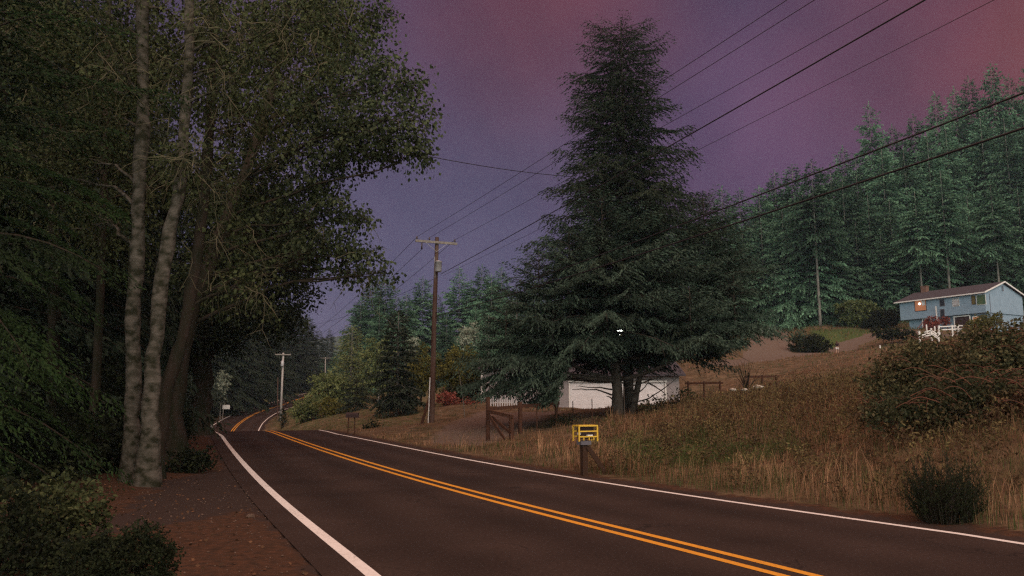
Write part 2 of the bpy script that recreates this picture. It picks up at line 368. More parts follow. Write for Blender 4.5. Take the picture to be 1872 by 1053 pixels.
def ground_v(x, y, raw=False):
    x = np.asarray(x, float).ravel(); y = np.asarray(y, float).ravel(); z = np.empty(len(x))
    for a in range(0, len(x), 4000):
        p = np.c_[x[a:a + 4000], y[a:a + 4000]]
        z[a:a + 4000] = kern(p, CT) @ SOL[:n] + SOL[n] + p @ SOL[n + 1:]
    far_ = np.maximum(0, y - 420); z = z + far_ * .02
    d, rz, sd_ = road_dist(x, y)
    amp = .05 + .002 * np.clip(y, 0, 200)
    z = z + hnoise(x, y) * amp * sst((d - 1) / 4)
    k = sst((d - .35) / np.where(sd_ > 0, 2.2, 4.5))
    sink = .06 + .0012 * np.clip(y, 0, 200)
    return np.where(k < 1, (rz - sink * (1 - sst((d - .12) / .38))) * (1 - k) + z * k, z)
def ground(x, y): return float(ground_v([x], [y])[0])
def GP(px, Y, dz=0):
    x = (px - CX) / F * Y / 1.0
    for _ in range(4):      # the pitched camera: x depends a little on height
        z = ground(x, Y); zc = Y * math.cos(TH) + (z - EYE) * math.sin(TH); x = (px - CX) / F * zc
    return np.array([x, Y, ground(x, Y) + dz])
def grid_axis(lo, hi, fine, core, grow):
    a = list(np.arange(core[0], core[1], fine)); st = fine
    while a[-1] < hi: st *= grow; a.append(a[-1] + st)
    st = fine; b = [core[0]]
    while b[-1] > lo: st *= grow; b.append(b[-1] - st)
    return np.array(sorted(b[1:]) + a)
gx = grid_axis(-1500, 1500, .35, (-22, 24), 1.035); gy = grid_axis(-60, 2200, .35, (4, 48), 1.03)
GX, GY = np.meshgrid(gx, gy); GZ = ground_v(GX, GY).reshape(GX.shape)
mb = MB(); nx_ = len(gx); ii = (np.arange(len(gy) - 1)[:, None] * nx_ + np.arange(nx_ - 1)[None]).ravel()
mb.add(np.c_[GX.ravel(), GY.ravel(), GZ.ravel()], np.c_[ii, ii + 1, ii + nx_ + 1, ii + nx_])
gm = bpy.data.materials.new('ground_cover'); gm.use_nodes = True; t = gm.node_tree; bs = t.nodes['Principled BSDF']
bs.inputs['Roughness'].default_value = .95; bs.inputs['Specular IOR Level'].default_value = .1
def tn(ty): return t.nodes.new(ty)
def tmix(f, a, b):
    m_ = tn('ShaderNodeMix'); m_.data_type = 'RGBA'
    for s0, v0 in ((m_.inputs[0], f), (m_.inputs[6], a), (m_.inputs[7], b)):
        if hasattr(v0, 'is_linked'): t.links.new(v0, s0)
        else: s0.default_value = v0 if isinstance(v0, float) else (*v0, 1)
    return m_.outputs[2]
tco = tn('ShaderNodeTexCoord')
def tnoise(scale, lo, hi, det=5):
    q = tn('ShaderNodeTexNoise'); q.inputs['Scale'].default_value = scale; q.inputs['Detail'].default_value = det
    t.links.new(tco.outputs['Object'], q.inputs[0]); r = tn('ShaderNodeMapRange'); r.inputs[1].default_value = lo; r.inputs[2].default_value = hi
    t.links.new(q.outputs[0], r.inputs[0]); return r.outputs[0]
grassc = tmix(tnoise(.35, .42, .62), (.135, .090, .050), (.070, .066, .030))
grassc = tmix(tnoise(6, .35, .7), grassc, (.060, .040, .026))
grassc = tmix(tnoise(1.3, .45, .68, 7), grassc, (.16, .115, .070))
greenc = tmix(tnoise(5, .35, .65), (.045, .085, .030), (.085, .105, .030))
dirtc = tmix(tnoise(9, .35, .65, 8), (.082, .041, .024), (.044, .027, .018))
litter = tmix(tnoise(14, .3, .7, 8), (.035, .022, .016), (.060, .034, .022))
asph = tmix(tnoise(40, .35, .7, 6), (.050, .034, .028), (.034, .025, .021))
gravel = tmix(tnoise(8, .35, .7, 6), (.16, .125, .10), (.10, .075, .058))
att = tn('ShaderNodeAttribute'); att.attribute_name = 'cover'; sp = tn('ShaderNodeSeparateColor'); t.links.new(att.outputs['Color'], sp.inputs[0])
att2 = tn('ShaderNodeAttribute'); att2.attribute_name = 'cover2'; sp2 = tn('ShaderNodeSeparateColor'); t.links.new(att2.outputs['Color'], sp2.inputs[0])
edge = tn('ShaderNodeTexNoise'); edge.inputs['Scale'].default_value = 4; edge.inputs['Detail'].default_value = 6; t.links.new(tco.outputs['Object'], edge.inputs[0])
def rag(o):
    m_ = tn('ShaderNodeMath'); m_.operation = 'ADD'; t.links.new(o, m_.inputs[0]); t.links.new(edge.outputs[0], m_.inputs[1])
    r = tn('ShaderNodeMapRange'); r.inputs[1].default_value = .9; r.inputs[2].default_value = 1.1; t.links.new(m_.outputs[0], r.inputs[0]); return r.outputs[0]
c_ = tmix(rag(sp.outputs[1]), grassc, greenc); c_ = tmix(rag(sp.outputs[0]), c_, dirtc); c_ = tmix(rag(sp2.outputs[0]), c_, litter)
c_ = tmix(rag(sp2.outputs[1]), c_, gravel); c_ = tmix(rag(sp.outputs[2]), c_, asph)
t.links.new(c_, bs.inputs['Base Color'])
nb = tn('ShaderNodeTexNoise'); nb.inputs['Scale'].default_value = 25; nb.inputs['Detail'].default_value = 8; t.links.new(tco.outputs['Object'], nb.inputs[0])
bb = tn('ShaderNodeBump'); bb.inputs['Strength'].default_value = .7; bb.inputs['Distance'].default_value = .03; t.links.new(nb.outputs[0], bb.inputs['Height']); t.links.new(bb.outputs[0], bs.inputs['Normal'])
terr = mb.build('ground', gm, smooth=True); tag(terr, 'dry grassy ground with dirt shoulders rising to a hill on the right', kind='structure')
def inpoly(px, py, poly):
    c = np.zeros(len(px), bool); j = len(poly) - 1
    for i in range(len(poly)):
        xi, yi = poly[i]; xj, yj = poly[j]
        c ^= ((yi > py) != (yj > py)) & (px < (xj - xi) * (py - yi) / (yj - yi + 1e-12) + xi); j = i
    return c
def groundpoly(pts): return [tuple(P0(a, b, z)[:2]) for a, b, z in pts]
fx, fy_, fz = GX.ravel(), GY.ravel(), GZ.ravel(); U, V = proj(np.c_[fx, np.maximum(fy_, .5), fz]); D, _, SD = road_dist(fx, fy_)
def soft(mask, it=2):
    m_ = mask.astype(float).reshape(GX.shape)
    for _ in range(it):
        m_[1:-1, 1:-1] = (m_[1:-1, 1:-1] * 2 + m_[:-2, 1:-1] + m_[2:, 1:-1] + m_[1:-1, :-2] + m_[1:-1, 2:]) / 6
    return m_.ravel()
apron = inpoly(fx, fy_, groundpoly([(180, 968, 0), (300, 885, 0), (450, 850, 0), (520, 905, 0), (330, 960, 0), (-200, 1040, 0), (-400, 1000, 0)]))
asp = soft(((D < .55) & (D > -2)) | apron, 1)
leftdirt = (SD < 0) & (D < 4.5) & (fy_ < 50)
dirt = soft(leftdirt | ((SD > 0) & (D < .8) & (fy_ < 60)), 2)
dirt = np.maximum(dirt, .12 * soft(inpoly(fx, fy_, [tuple(P(a, b, c)[:2]) for a, b, c in [(840, 800, 30), (1000, 790, 30), (1040, 760, 50), (870, 755, 55), (780, 785, 42)]]), 4))
lit = soft((SD < 0) & (D > 3.0) & (fy_ < 80), 6) * .75
green = .62 * soft(inpoly(fx, fy_, [tuple(P(a, b, c)[:2]) for a, b, c in [(1080, 810, 26), (1450, 790, 20), (1450, 825, 17.5), (1150, 850, 18.5)]]), 5)
lawn = inpoly(fx, fy_, [tuple(P(a, b, c)[:2]) for a, b, c in [(1490, 625, 112), (1660, 628, 108), (1665, 600, 124), (1480, 598, 128)]])
green = np.maximum(green, soft(lawn, 2))
green = np.maximum(green, .42 * soft((fx < -5) & (fy_ > 45) & (fx > -60) & (D > .5), 3))
green = np.maximum(green, .55 * soft(fy_ > 130, 3))
PATH = [(P(a, b, c)[0], c) for a, b, c in [(1330, 640, 88), (1395, 632, 100), (1412, 618, 112), (1400, 606, 127), (1385, 600, 140)]]
PATH2 = [(P(a, b, c)[0], c) for a, b, c in [(1380, 655, 92), (1480, 648, 104), (1560, 640, 112), (1620, 632, 114), (1700, 622, 106), (1900, 612, 100)]]
def near(path, rad):
    m_ = np.zeros(len(fx), bool)
    for (a, b), (c, d) in zip(path[:-1], path[1:]):
        tt = np.clip(((fx - a) * (c - a) + (fy_ - b) * (d - b)) / ((c - a) ** 2 + (d - b) ** 2), 0, 1)
        m_ |= np.hypot(fx - a - tt * (c - a), fy_ - b - tt * (d - b)) < rad
    return m_
grv = np.maximum(soft(near(PATH, 3.0), 0), soft(near(PATH2, 2.1), 0))
grv = np.maximum(grv, .66 * soft(inpoly(fx, fy_, [tuple(P(a, b, c)[:2]) for a, b, c in [(760, 803, 31), (870, 822, 26.5), (930, 795, 31), (1040, 765, 46), (870, 758, 55), (800, 785, 38)]]), 3))
at = terr.data.color_attributes.new('cover', 'FLOAT_COLOR', 'POINT'); at.data.foreach_set('color', np.c_[dirt, green, asp, np.ones(len(fx))].astype(np.float32).ravel())
at = terr.data.color_attributes.new('cover2', 'FLOAT_COLOR', 'POINT'); at.data.foreach_set('color', np.c_[lit, grv, np.zeros(len(fx)), np.ones(len(fx))].astype(np.float32).ravel())
# road sheet and painted lines
def strip(name, o0, o1, dz, m, label=None, i0=0, i1=None):
    i1 = i1 or len(ss); sl = slice(i0, i1); mb = MB(); k = i1 - i0; cols = []
    for o in np.linspace(0, 1, 2 if abs(np.mean(o1 - o0)) < 1 else 9):
        q = (o0 * (1 - o) + o1 * o)[sl]; cols.append(np.c_[RX[sl] + NX[sl] * q, RY[sl] + NY[sl] * q, RZ[sl] + dz])
    v = np.concatenate(cols); i = np.arange(k - 1); f = np.concatenate([np.c_[i + c * k, i + (c + 1) * k, i + (c + 1) * k + 1, i + c * k + 1] for c in range(len(cols) - 1)])
    mb.add(v, f); return tag(mb.build(name, m), label, kind='structure')
one = np.ones(len(ss))
def road_sheet():
    o0, o1 = -WL - .45, WR + .38; mb = MB(); k = len(ss); us = np.linspace(0, 1, 33); cols, lat = [], []
    for u in us:
        q = o0 * (1 - u) + o1 * u; cols.append(np.c_[RX + NX * q, RY + NY * q, RZ]); lat.append(np.where(q < 0, q / WL, q / WR))
    i = np.arange(k - 1); mb.add(np.concatenate(cols), np.concatenate([np.c_[i + c * k, i + (c + 1) * k, i + (c + 1) * k + 1, i + c * k + 1] for c in range(32)]))
    o = mb.build('road', M['asphalt'], smooth=True); a_ = o.data.attributes.new('lat', 'FLOAT', 'POINT'); a_.data.foreach_set('value', np.concatenate(lat).astype(np.float32))
    t = M['asphalt'].node_tree; B = t.nodes['Principled BSDF']; src = B.inputs['Base Color'].links[0].from_socket
    def nd(ty, **kw):
        n_ = t.nodes.new(ty)
        for a, b in kw.items(): setattr(n_, a, b)
        return n_
    at_ = nd('ShaderNodeAttribute'); at_.attribute_name = 'lat'
    m1 = nd('ShaderNodeMath', operation='ABSOLUTE'); t.links.new(at_.outputs['Fac'], m1.inputs[0])
    m2 = nd('ShaderNodeMath', operation='SUBTRACT'); t.links.new(m1.outputs[0], m2.inputs[0]); m2.inputs[1].default_value = .5
    m3 = nd('ShaderNodeMath', operation='ABSOLUTE'); t.links.new(m2.outputs[0], m3.inputs[0])
    m4 = nd('ShaderNodeMath', operation='SUBTRACT'); t.links.new(m3.outputs[0], m4.inputs[0]); m4.inputs[1].default_value = .24
    m5 = nd('ShaderNodeMath', operation='ABSOLUTE'); t.links.new(m4.outputs[0], m5.inputs[0])
    mr = nd('ShaderNodeMapRange'); mr.inputs[1].default_value = .03; mr.inputs[2].default_value = .2; mr.inputs[3].default_value = .80; mr.inputs[4].default_value = 1.08; t.links.new(m5.outputs[0], mr.inputs[0])
    co = nd('ShaderNodeTexCoord'); nz = nd('ShaderNodeTexNoise'); nz.inputs['Scale'].default_value = .5; nz.inputs['Detail'].default_value = 7; t.links.new(co.outputs['Object'], nz.inputs[0])
    m6 = nd('ShaderNodeMapRange'); m6.inputs[1].default_value = .3; m6.inputs[2].default_value = .7; m6.inputs[3].default_value = .78; m6.inputs[4].default_value = 1.25; t.links.new(nz.outputs[0], m6.inputs[0])
    n3 = nd('ShaderNodeTexNoise'); n3.inputs['Scale'].default_value = 22; n3.inputs['Detail'].default_value = 8; n3.inputs['Roughness'].default_value = .75; t.links.new(co.outputs['Object'], n3.inputs[0])
    m8 = nd('ShaderNodeMapRange'); m8.inputs[1].default_value = .3; m8.inputs[2].default_value = .7; m8.inputs[3].default_value = .6; m8.inputs[4].default_value = 1.45; t.links.new(n3.outputs[0], m8.inputs[0])
    m7 = nd('ShaderNodeMath', operation='MULTIPLY'); t.links.new(mr.outputs[0], m7.inputs[0]); t.links.new(m6.outputs[0], m7.inputs[1])
    m9 = nd('ShaderNodeMath', operation='MULTIPLY'); t.links.new(m7.outputs[0], m9.inputs[0]); t.links.new(m8.outputs[0], m9.inputs[1])
    mx = nd('ShaderNodeVectorMath', operation='SCALE'); t.links.new(src, mx.inputs[0]); t.links.new(m9.outputs[0], mx.inputs['Scale']); t.links.new(mx.outputs[0], B.inputs['Base Color'])
    vo = nd('ShaderNodeTexVoronoi', feature='DISTANCE_TO_EDGE'); vo.inputs['Scale'].default_value = .55
    wp = nd('ShaderNodeTexNoise'); wp.inputs['Scale'].default_value = 1.6; wp.inputs['Detail'].default_value = 6; t.links.new(co.outputs['Object'], wp.inputs[0])
    wa = nd('ShaderNodeVectorMath', operation='MULTIPLY_ADD'); t.links.new(wp.outputs['Color'], wa.inputs[0]); wa.inputs[1].default_value = (1.1, 1.1, 1.1); t.links.new(co.outputs['Object'], wa.inputs[2]); t.links.new(wa.outputs[0], vo.inputs['Vector'])
    cr_ = nd('ShaderNodeMapRange'); cr_.inputs[1].default_value = .002; cr_.inputs[2].default_value = .010; cr_.inputs[3].default_value = 1; cr_.inputs[4].default_value = 0; t.links.new(vo.outputs['Distance'], cr_.inputs[0])
    cm = nd('ShaderNodeMapRange'); cm.inputs[1].default_value = .50; cm.inputs[2].default_value = .58; cm.inputs[4].default_value = .7; t.links.new(nz.outputs[0], cm.inputs[0])
    ck = nd('ShaderNodeMath', operation='MULTIPLY'); t.links.new(cr_.outputs[0], ck.inputs[0]); t.links.new(cm.outputs[0], ck.inputs[1])
    cx_ = nd('ShaderNodeMix', data_type='RGBA'); t.links.new(ck.outputs[0], cx_.inputs[0]); t.links.new(mx.outputs[0], cx_.inputs[6]); cx_.inputs[7].default_value = (.010, .008, .007, 1); t.links.new(cx_.outputs[2], B.inputs['Base Color'])
    # worn, cracked paint: asphalt shows through where a fine noise peaks
    for nm, sc_ in (('line_white', 26), ('line_yellow', 34)):
        t2 = M[nm].node_tree; B2 = t2.nodes['Principled BSDF']; s2 = B2.inputs['Base Color'].links[0].from_socket
        c2 = t2.nodes.new('ShaderNodeTexCoord'); n2 = t2.nodes.new('ShaderNodeTexNoise'); n2.inputs['Scale'].default_value = sc_; n2.inputs['Detail'].default_value = 8; n2.inputs['Roughness'].default_value = .7; t2.links.new(c2.outputs['Object'], n2.inputs[0])
        n4 = t2.nodes.new('ShaderNodeTexNoise'); n4.inputs['Scale'].default_value = 1.1; t2.links.new(c2.outputs['Object'], n4.inputs[0])
        ad = t2.nodes.new('ShaderNodeMath'); ad.operation = 'MULTIPLY_ADD'; t2.links.new(n4.outputs[0], ad.inputs[0]); ad.inputs[1].default_value = .35; t2.links.new(n2.outputs[0], ad.inputs[2])
        r2 = t2.nodes.new('ShaderNodeMapRange'); r2.inputs[1].default_value = .74; r2.inputs[2].default_value = .90; r2.inputs[4].default_value = .8; t2.links.new(ad.outputs[0], r2.inputs[0])
        x2 = t2.nodes.new('ShaderNodeMix'); x2.data_type = 'RGBA'; t2.links.new(r2.outputs[0], x2.inputs[0]); t2.links.new(s2, x2.inputs[6]); x2.inputs[7].default_value = (.06, .045, .04, 1); t2.links.new(x2.outputs[2], B2.inputs['Base Color'])
    return tag(o, 'dark two-lane asphalt road curving away to the left', kind='structure')
road_sheet()
strip('road_marking', -WL - .07, -WL + .07, .004, M['line_white'], 'white edge line on the left side of the road')
strip('road_marking', WR - .06, WR + .06, .004, M['line_white'], 'white edge line on the right side of the road')
strip('road_marking', -.20 * one, -.085 * one, .004, M['line_yellow'], 'double yellow centre line, left stripe')
strip('road_marking', .085 * one, .20 * one, .004, M['line_yellow'], 'double yellow centre line, right stripe')
# distant ridge
mb = MB(); xs = np.linspace(-1600, 1600, 120); r0 = np.random.default_rng(5)
prof = [np.c_[xs, np.full(120, 900 + 60 * q), 20 + np.interp(q, [0, 1, 2, 3], [0, 36, 62, 66]) + (np.sin(xs * .006 + 1) * 16 + np.sin(xs * .021) * 7 + r0.random(120) * 3) * min(q, 1)] for q in range(4)]
i = np.arange(119); mb.add(np.concatenate(prof), np.concatenate([np.c_[i + c * 120, i + 1 + c * 120, i + 121 + c * 120, i + 120 + c * 120] for c in range(3)]))
tag(mb.build('hills', M['hill_far'], smooth=True), 'low blue hazy ridge far beyond the road', kind='structure')
# ------------------------------------------------------------------ vegetation builders
def unit(v): return v / (np.linalg.norm(v, axis=-1, keepdims=True) + 1e-9)
def leaves(mb, c, d, l, wd, rng, tint, fold=.25):
    """leaf-shaped quads: base c, direction d, length l, half-width wd"""
    n = len(c); d = unit(d); r = unit(rng.standard_normal((n, 3))); s = unit(np.cross(d, r)); nn = np.cross(s, d)
    l = np.broadcast_to(l, (n,))[:, None]; wd = np.broadcast_to(wd, (n,))[:, None]
    mid_ = c + d * l * .45 + nn * l * fold * .3
    v = np.stack([c, mid_ + s * wd, c + d * l, mid_ - s * wd], 1).reshape(-1, 3)
    mb.add(v, np.arange(4 * n).reshape(-1, 4), tint)
def crown_blob(mb, c, rx, rz, nclump, per, size, rng, hang=.6, ry=None, clump=.35, hollow=.5, tb=0.):
    """clumps of leaves spread through a blob's volume, thinner towards the middle, with an uneven outline"""
    ry = ry or rx; u = unit(rng.standard_normal((nclump, 3)))
    ph = rng.random(6) * 6.28
    lob = 1 + .22 * np.sin(3 * u[:, 0] * 2 + ph[0]) * np.cos(2.5 * u[:, 2] * 2 + ph[1]) + .16 * np.sin(7 * u[:, 1] + ph[2]) + .12 * np.sin(9 * u[:, 0] + ph[3])
    rr = (hollow + (1 - hollow) * rng.random(nclump) ** .6) * lob
    cc = c + u * rr[:, None] * np.array([rx, ry, rz])
    tt = np.clip(.35 + .3 * rng.standard_normal(nclump) + tb, 0, 1)
    k = rng.poisson(per, nclump); idx = np.repeat(np.arange(nclump), k)
    # each clump is a short drooping spray running outward
    out = unit(u + .5 * rng.standard_normal((nclump, 3)) + np.array([0, 0, -.15]))
    s = rng.random(len(idx)) - .3
    pos = cc[idx] + out[idx] * (s * clump * 2)[:, None] + rng.standard_normal((len(idx), 3)) * clump * .33 + np.array([0, 0, -1.]) * (np.abs(s) ** 2 * clump * .8)[:, None]
    d = unit(out[idx] * .6 + rng.standard_normal((len(idx), 3)) * .55 + np.array([0, 0, -hang]))
    sz = size * (.6 + .7 * rng.random(len(idx)))
    leaves(mb, pos, d, sz, sz * .36, rng, np.clip(tt[idx] + .18 * rng.standard_normal(len(idx)), 0, 1))
    return cc
def bez(a, b, rng, sag=.1, n=7, wob=.06):
    a, b = np.array(a, float), np.array(b, float); t = np.linspace(0, 1, n)[:, None]; Ld = np.linalg.norm(b - a)
    m_ = (a + b) / 2 + np.array([0, 0, sag * Ld]); p = (1 - t) ** 2 * a + 2 * t * (1 - t) * m_ + t ** 2 * b
    q = rng.standard_normal((n, 3)) * wob * Ld; q[0] = q[-1] = 0
    return p + np.cumsum(q, 0) * .4 * (t * (1 - t) * 4)
def broadleaf(name, label, cat, trunks, blobs, leafm, barkm, size, seed, dens=1., hang=.6, group=None, clump=.35, twigs=0, hollow=.45, per=14):
    """trunks: [(points Nx3, radii)], blobs: [(centre, rx, rz[, n])]"""
    rng = np.random.default_rng(seed); base = np.array(trunks[0][0][0]); o = empty(name, base, label, cat, group)
    for k, (pts, rad) in enumerate(trunks):
        t = MB(); pts = np.array(pts, float)
        tt = np.linspace(0, 1, len(pts)); ti = np.linspace(0, 1, 26)
        pp = np.stack([np.interp(ti, tt, pts[:, q]) for q in range(3)], 1); rr = np.interp(ti, np.linspace(0, 1, len(rad)), rad)
        for _ in range(2): pp[1:-1] = (pp[:-2] + 2 * pp[1:-1] + pp[2:]) / 4
        pp[1:-1] += rng.standard_normal((24, 3)) * rr[1:-1, None] * .12; rr = rr * (1 + .07 * rng.standard_normal(26)); rr[0] *= 1.9; rr[1] *= 1.3; rr[2] *= 1.08
        pp[0, 2] -= .3
        t.tube(pp, rr, 14, wob=.035, rng=rng)
        if k == 0:
            for b in blobs:
                i = int(np.argmin(np.abs(pp[:, 2] - (b[0][2] - .35 * np.hypot(*(b[0][:2] - pp[:, :2].mean(0)))) )))
                i = max(i, 5); e = np.array(b[0], float); r0_ = min(rr[i] * .32, .022 * np.linalg.norm(e - pp[i]) + .012)
                br = bez(pp[i], e, rng, .12, 8); t.tube(br, np.linspace(r0_, r0_ * .25, 8), 6)
                for _ in range(5):
                    j = rng.integers(3, 8); e2 = e + rng.standard_normal(3) * np.array([b[1], b[1], b[2]]) * .5
                    t.tube(bez(br[j], e2, rng, .1, 5), np.linspace(r0_ * .35, .006, 5), 4, cap=False)
        t.build('trunk', barkm, o, smooth=True, loc=base).location = (0, 0, 0)
    cr = MB()
    for b in blobs:
        nb_ = b[3] if len(b) > 3 else int(26 * (b[1] * b[2] + b[1] * b[1]) / size ** .9 * .30 * dens / (per / 14))
        crown_blob(cr, np.array(b[0]), b[1], b[2], max(nb_, 8), per, size, rng, hang, clump=clump, hollow=hollow)
    cr.build('crown', leafm, o, loc=base).location = (0, 0, 0)
    if twigs:
        tw = MB()
        for _ in range(twigs):
            b = blobs[rng.integers(len(blobs))]; c = np.array(b[0]) + rng.standard_normal(3) * np.array([b[1], b[1], b[2]]) * .45
            c[1] -= b[1] * .6
            d = unit(rng.standard_normal(3) + np.array([0, -.3, -.9])); ln = .5 + 1.1 * rng.random()
            m_ = bez(c, c + d * ln, rng, .15, 6, .12); tw.tube(m_, np.linspace(.012, .003, 6), 3, cap=False)
            for _ in range(4):
                j = rng.integers(1, 5); tw.tube(bez(m_[j], m_[j] + unit(rng.standard_normal(3) + [0, 0, -.8]) * ln * .4, rng, .1, 4, .12), np.linspace(.006, .0025, 4), 3, cap=False)
        q_ = tw.build('hanging_moss', M['twig'], o, loc=base); q_.location = (0, 0, 0); q_['kind'] = 'stuff'
    return o
def conifer_crown(mb, H, R, h0, nbr, rng, spray=.3, sub=.3, shape=.8, droop=.35, rise=.35, base=(0, 0, 0), rag=.28, lean=None, az0=None, side=.55, wood=None, tip=.2, dens=1., azr=None, fan=.7, wr=.17, upt=0., whs=1., snap=.45, wmin=.6, zmin=0., jit=.38):
    """one conifer: whorled branches, each with side branchlets carrying hanging needle sprays"""
    base = np.array(base, float)
    z = h0 + (H * .985 - h0) * (np.arange(nbr) + rng.random(nbr)) / nbr; z = np.sort(z)
    wh = (.42 + .35 * (1 - z / H)) * whs; z = z - (z % wh) * snap
    az = np.arange(nbr) * 2.39996 + rng.random(nbr) * .9
    if azr: az = azr[0] + (azr[1] - azr[0]) * rng.random(nbr)
    t = (z - h0) / (H - h0); prof = (1 - t) ** shape * np.clip(.72 + t * 3.2, 0, 1)
    Lb = R * np.clip(prof, .02, 1) * (1 - rag + 2 * rag * rng.random(nbr)) + tip
    long_ = rng.random(nbr) < .06; Lb = np.where(long_, Lb * 1.22, Lb)
    d = np.c_[np.cos(az), np.sin(az)]; ns = np.maximum((Lb / sub).astype(int), 3)
    bi = np.repeat(np.arange(nbr), ns); k = np.concatenate([np.arange(q) for q in ns]); u = (k + .7) / ns[bi]
    el = rise * (t * 1.6 - .25)[bi]; dr = droop * (1.15 - t)[bi]
    px = Lb[bi] * u; zz = z[bi] + Lb[bi] * (el * u - dr * u ** 2 + (.35 * dr + upt) * np.clip(u - .7, 0, 1) * 2)
    bp = np.c_[d[bi] * px[:, None], zz]
    tang = unit(np.c_[d[bi], (el - 2 * dr * u)])
    sd_ = np.c_[-d[bi][:, 1], d[bi][:, 0], np.zeros(len(bi))]
    V_, DD, LL, TT = [], [], [], []
    btone = rng.random(nbr) * .5
    for sg in (-1, 1):
        ll = np.minimum(Lb[bi] * .42 * np.clip(1.05 - u, .02, 1) ** fan + .18, 1.5) * (.6 + .7 * rng.random(len(bi)))
        dirn = unit(tang * .75 + sd_ * sg * (.5 + side * rng.random(len(bi)))[:, None] + np.array([0, 0, -.18]))
        m_ = np.maximum((ll / spray * 2.3 * dens).astype(int), 2); ri = np.repeat(np.arange(len(bi)), m_)
        kk = (np.concatenate([np.arange(q) for q in m_]) + rng.random(len(ri))) / m_[ri]
        pos = bp[ri] + dirn[ri] * (ll[ri] * kk)[:, None] + np.array([0, 0, -.22]) * (ll[ri] * kk ** 2)[:, None] + rng.standard_normal((len(ri), 3)) * spray * .12
        dd = unit(dirn[ri] * .8 + rng.standard_normal((len(ri), 3)) * jit + np.array([0, 0, -.38]) + tang[ri] * .3)
        V_.append(pos); DD.append(dd); LL.append(spray * (.6 + .7 * rng.random(len(ri))) * np.where(kk > .8, .8, 1) * np.clip(.6 + 1.6 * (1 - t[bi][ri]), .4, 1)); TT.append(np.clip(btone[bi][ri] + .45 * kk * u[ri] + .12 * rng.standard_normal(len(ri)), 0, 1))
    # leader tip
    q = 10; V_.append(np.c_[np.zeros((q, 2)), np.linspace(H * .965, H, q)]); DD.append(unit(rng.standard_normal((q, 3)) * .5 + [0, 0, .8])); LL.append(np.full(q, spray * .8)); TT.append(np.full(q, .7))
    V_, DD, LL, TT = np.concatenate(V_), np.concatenate(DD), np.concatenate(LL), np.concatenate(TT)
    if lean is not None: V_ = V_ + np.outer(V_[:, 2] / H, lean)
    leaves(mb, V_ + base, DD, LL, LL * wr, rng, TT, .1)
    if wood is not None:
        for i in range(nbr):
            if Lb[i] < .6 or z[i] < zmin: continue
            uu = np.linspace(0, .9, 6); pl = np.c_[np.outer(uu * Lb[i], d[i]), z[i] + Lb[i] * (rise * (t[i] * 1.6 - .25) * uu - droop * (1.15 - t[i]) * uu ** 2)]
            if lean is not None: pl = pl + np.outer(pl[:, 2] / H, lean)
            wood.tube(pl + base, np.linspace(.012 * Lb[i] ** .8 + .008, .006, 6), 4, cap=False)
def conifer(name, label, cat, base, H, R, h0, nbr, seed, nm, bm, tr=.02, group=None, bare=False, post=None, **kw):
    rng = np.random.default_rng(seed); o = empty(name, base, label, cat, group)
    t = MB(); lean = kw.pop('lean', None); ln = np.zeros(3) if lean is None else np.array(lean)
    zz = np.linspace(-.4, H * .985, 12); rad = np.interp(zz, [-.4, .3, H], [H * tr * 1.25, H * tr, .02])
    t.tube(np.c_[np.outer(zz / H, ln[:2]), zz], rad, 9, wob=.04, rng=rng)
    if bare:
        for _ in range(bare):
            a = rng.random() * 6.28; h = h0 * (.2 + .8 * rng.random()); l_ = .5 + .8 * rng.random()
            t.tube([[0, 0, h], [math.cos(a) * l_ * .6, math.sin(a) * l_ * .6, h + .05], [math.cos(a) * l_, math.sin(a) * l_, h - .15]], [.03, .02, .008], 4, cap=False)
    w_ = t if kw.pop('limbs', True) else None
    c = MB(); conifer_crown(c, H, R, h0, nbr, rng, wood=w_, lean=ln if lean is not None else None, **kw)
    if post: post(c, np.array(base))
    t.build('trunk', bm, o, smooth=True); c.build('crown', nm, o)
    return o
def shrub(name, label, cat, base, blobs, leafm, size, seed, per=12, dens=1., hang=.1, group=None, stems=14, barkm=None, clump=.22, hollow=.35, canes=0, tb=0.):
    """blobs relative to base: (x, y, z, rx, rz)"""
    rng = np.random.default_rng(seed); o = empty(name, base, label, cat, group); cr = MB(); st = MB()
    tot = sum(b[3] for b in blobs)
    for b in blobs:
        nb_ = int(30 * b[3] * (b[3] + b[4]) / size ** .9 * .42 * dens / (per / 12))
        crown_blob(cr, np.array(b[:3], float), b[3], b[4], max(nb_, 10), per, size, rng, hang, clump=clump, hollow=hollow, tb=tb)
        for _ in range(max(3, int(stems * b[3] / tot))):
            e = np.array(b[:3]) + rng.standard_normal(3) * np.array([b[3], b[3], b[4]]) * .45
            st.tube(bez((b[0] * .6 + rng.normal() * .1, b[1] * .6 + rng.normal() * .1, -.1), e, rng, .1, 6, .05), np.linspace(.018, .005, 6) * (1 + b[4] * .4), 4, cap=False)
    cr.build('foliage', leafm, o); st.build('stems', barkm or M['bark_dark'], o, smooth=True)
    if canes:
        ca = MB()
        for _ in range(canes):
            b = blobs[rng.integers(len(blobs))]; a = rng.random() * 6.28; p0 = np.array([b[0] + rng.normal() * b[3] * .5, b[1] + rng.normal() * b[3] * .5 - b[3] * .3, b[2] + b[4] * (.3 + .6 * rng.random())])
            e = p0 + np.array([math.cos(a) * 1.1, math.sin(a) * .8 - .4, -.25 + .6 * rng.random()]) * b[3] * .8
            ca.tube(bez(p0, e, rng, .3, 9, .03), np.linspace(.009, .004, 9), 3, cap=False)
        ca.build('canes', M['cane'], o)
    return o
def PX(pts): return np.array([P(a, b, c) for a, b, c in pts])
def blob(px, py, Y, rpx, rpy=None): return (P(px, py, Y), rpx / F * Y, (rpy or rpx) / F * Y)
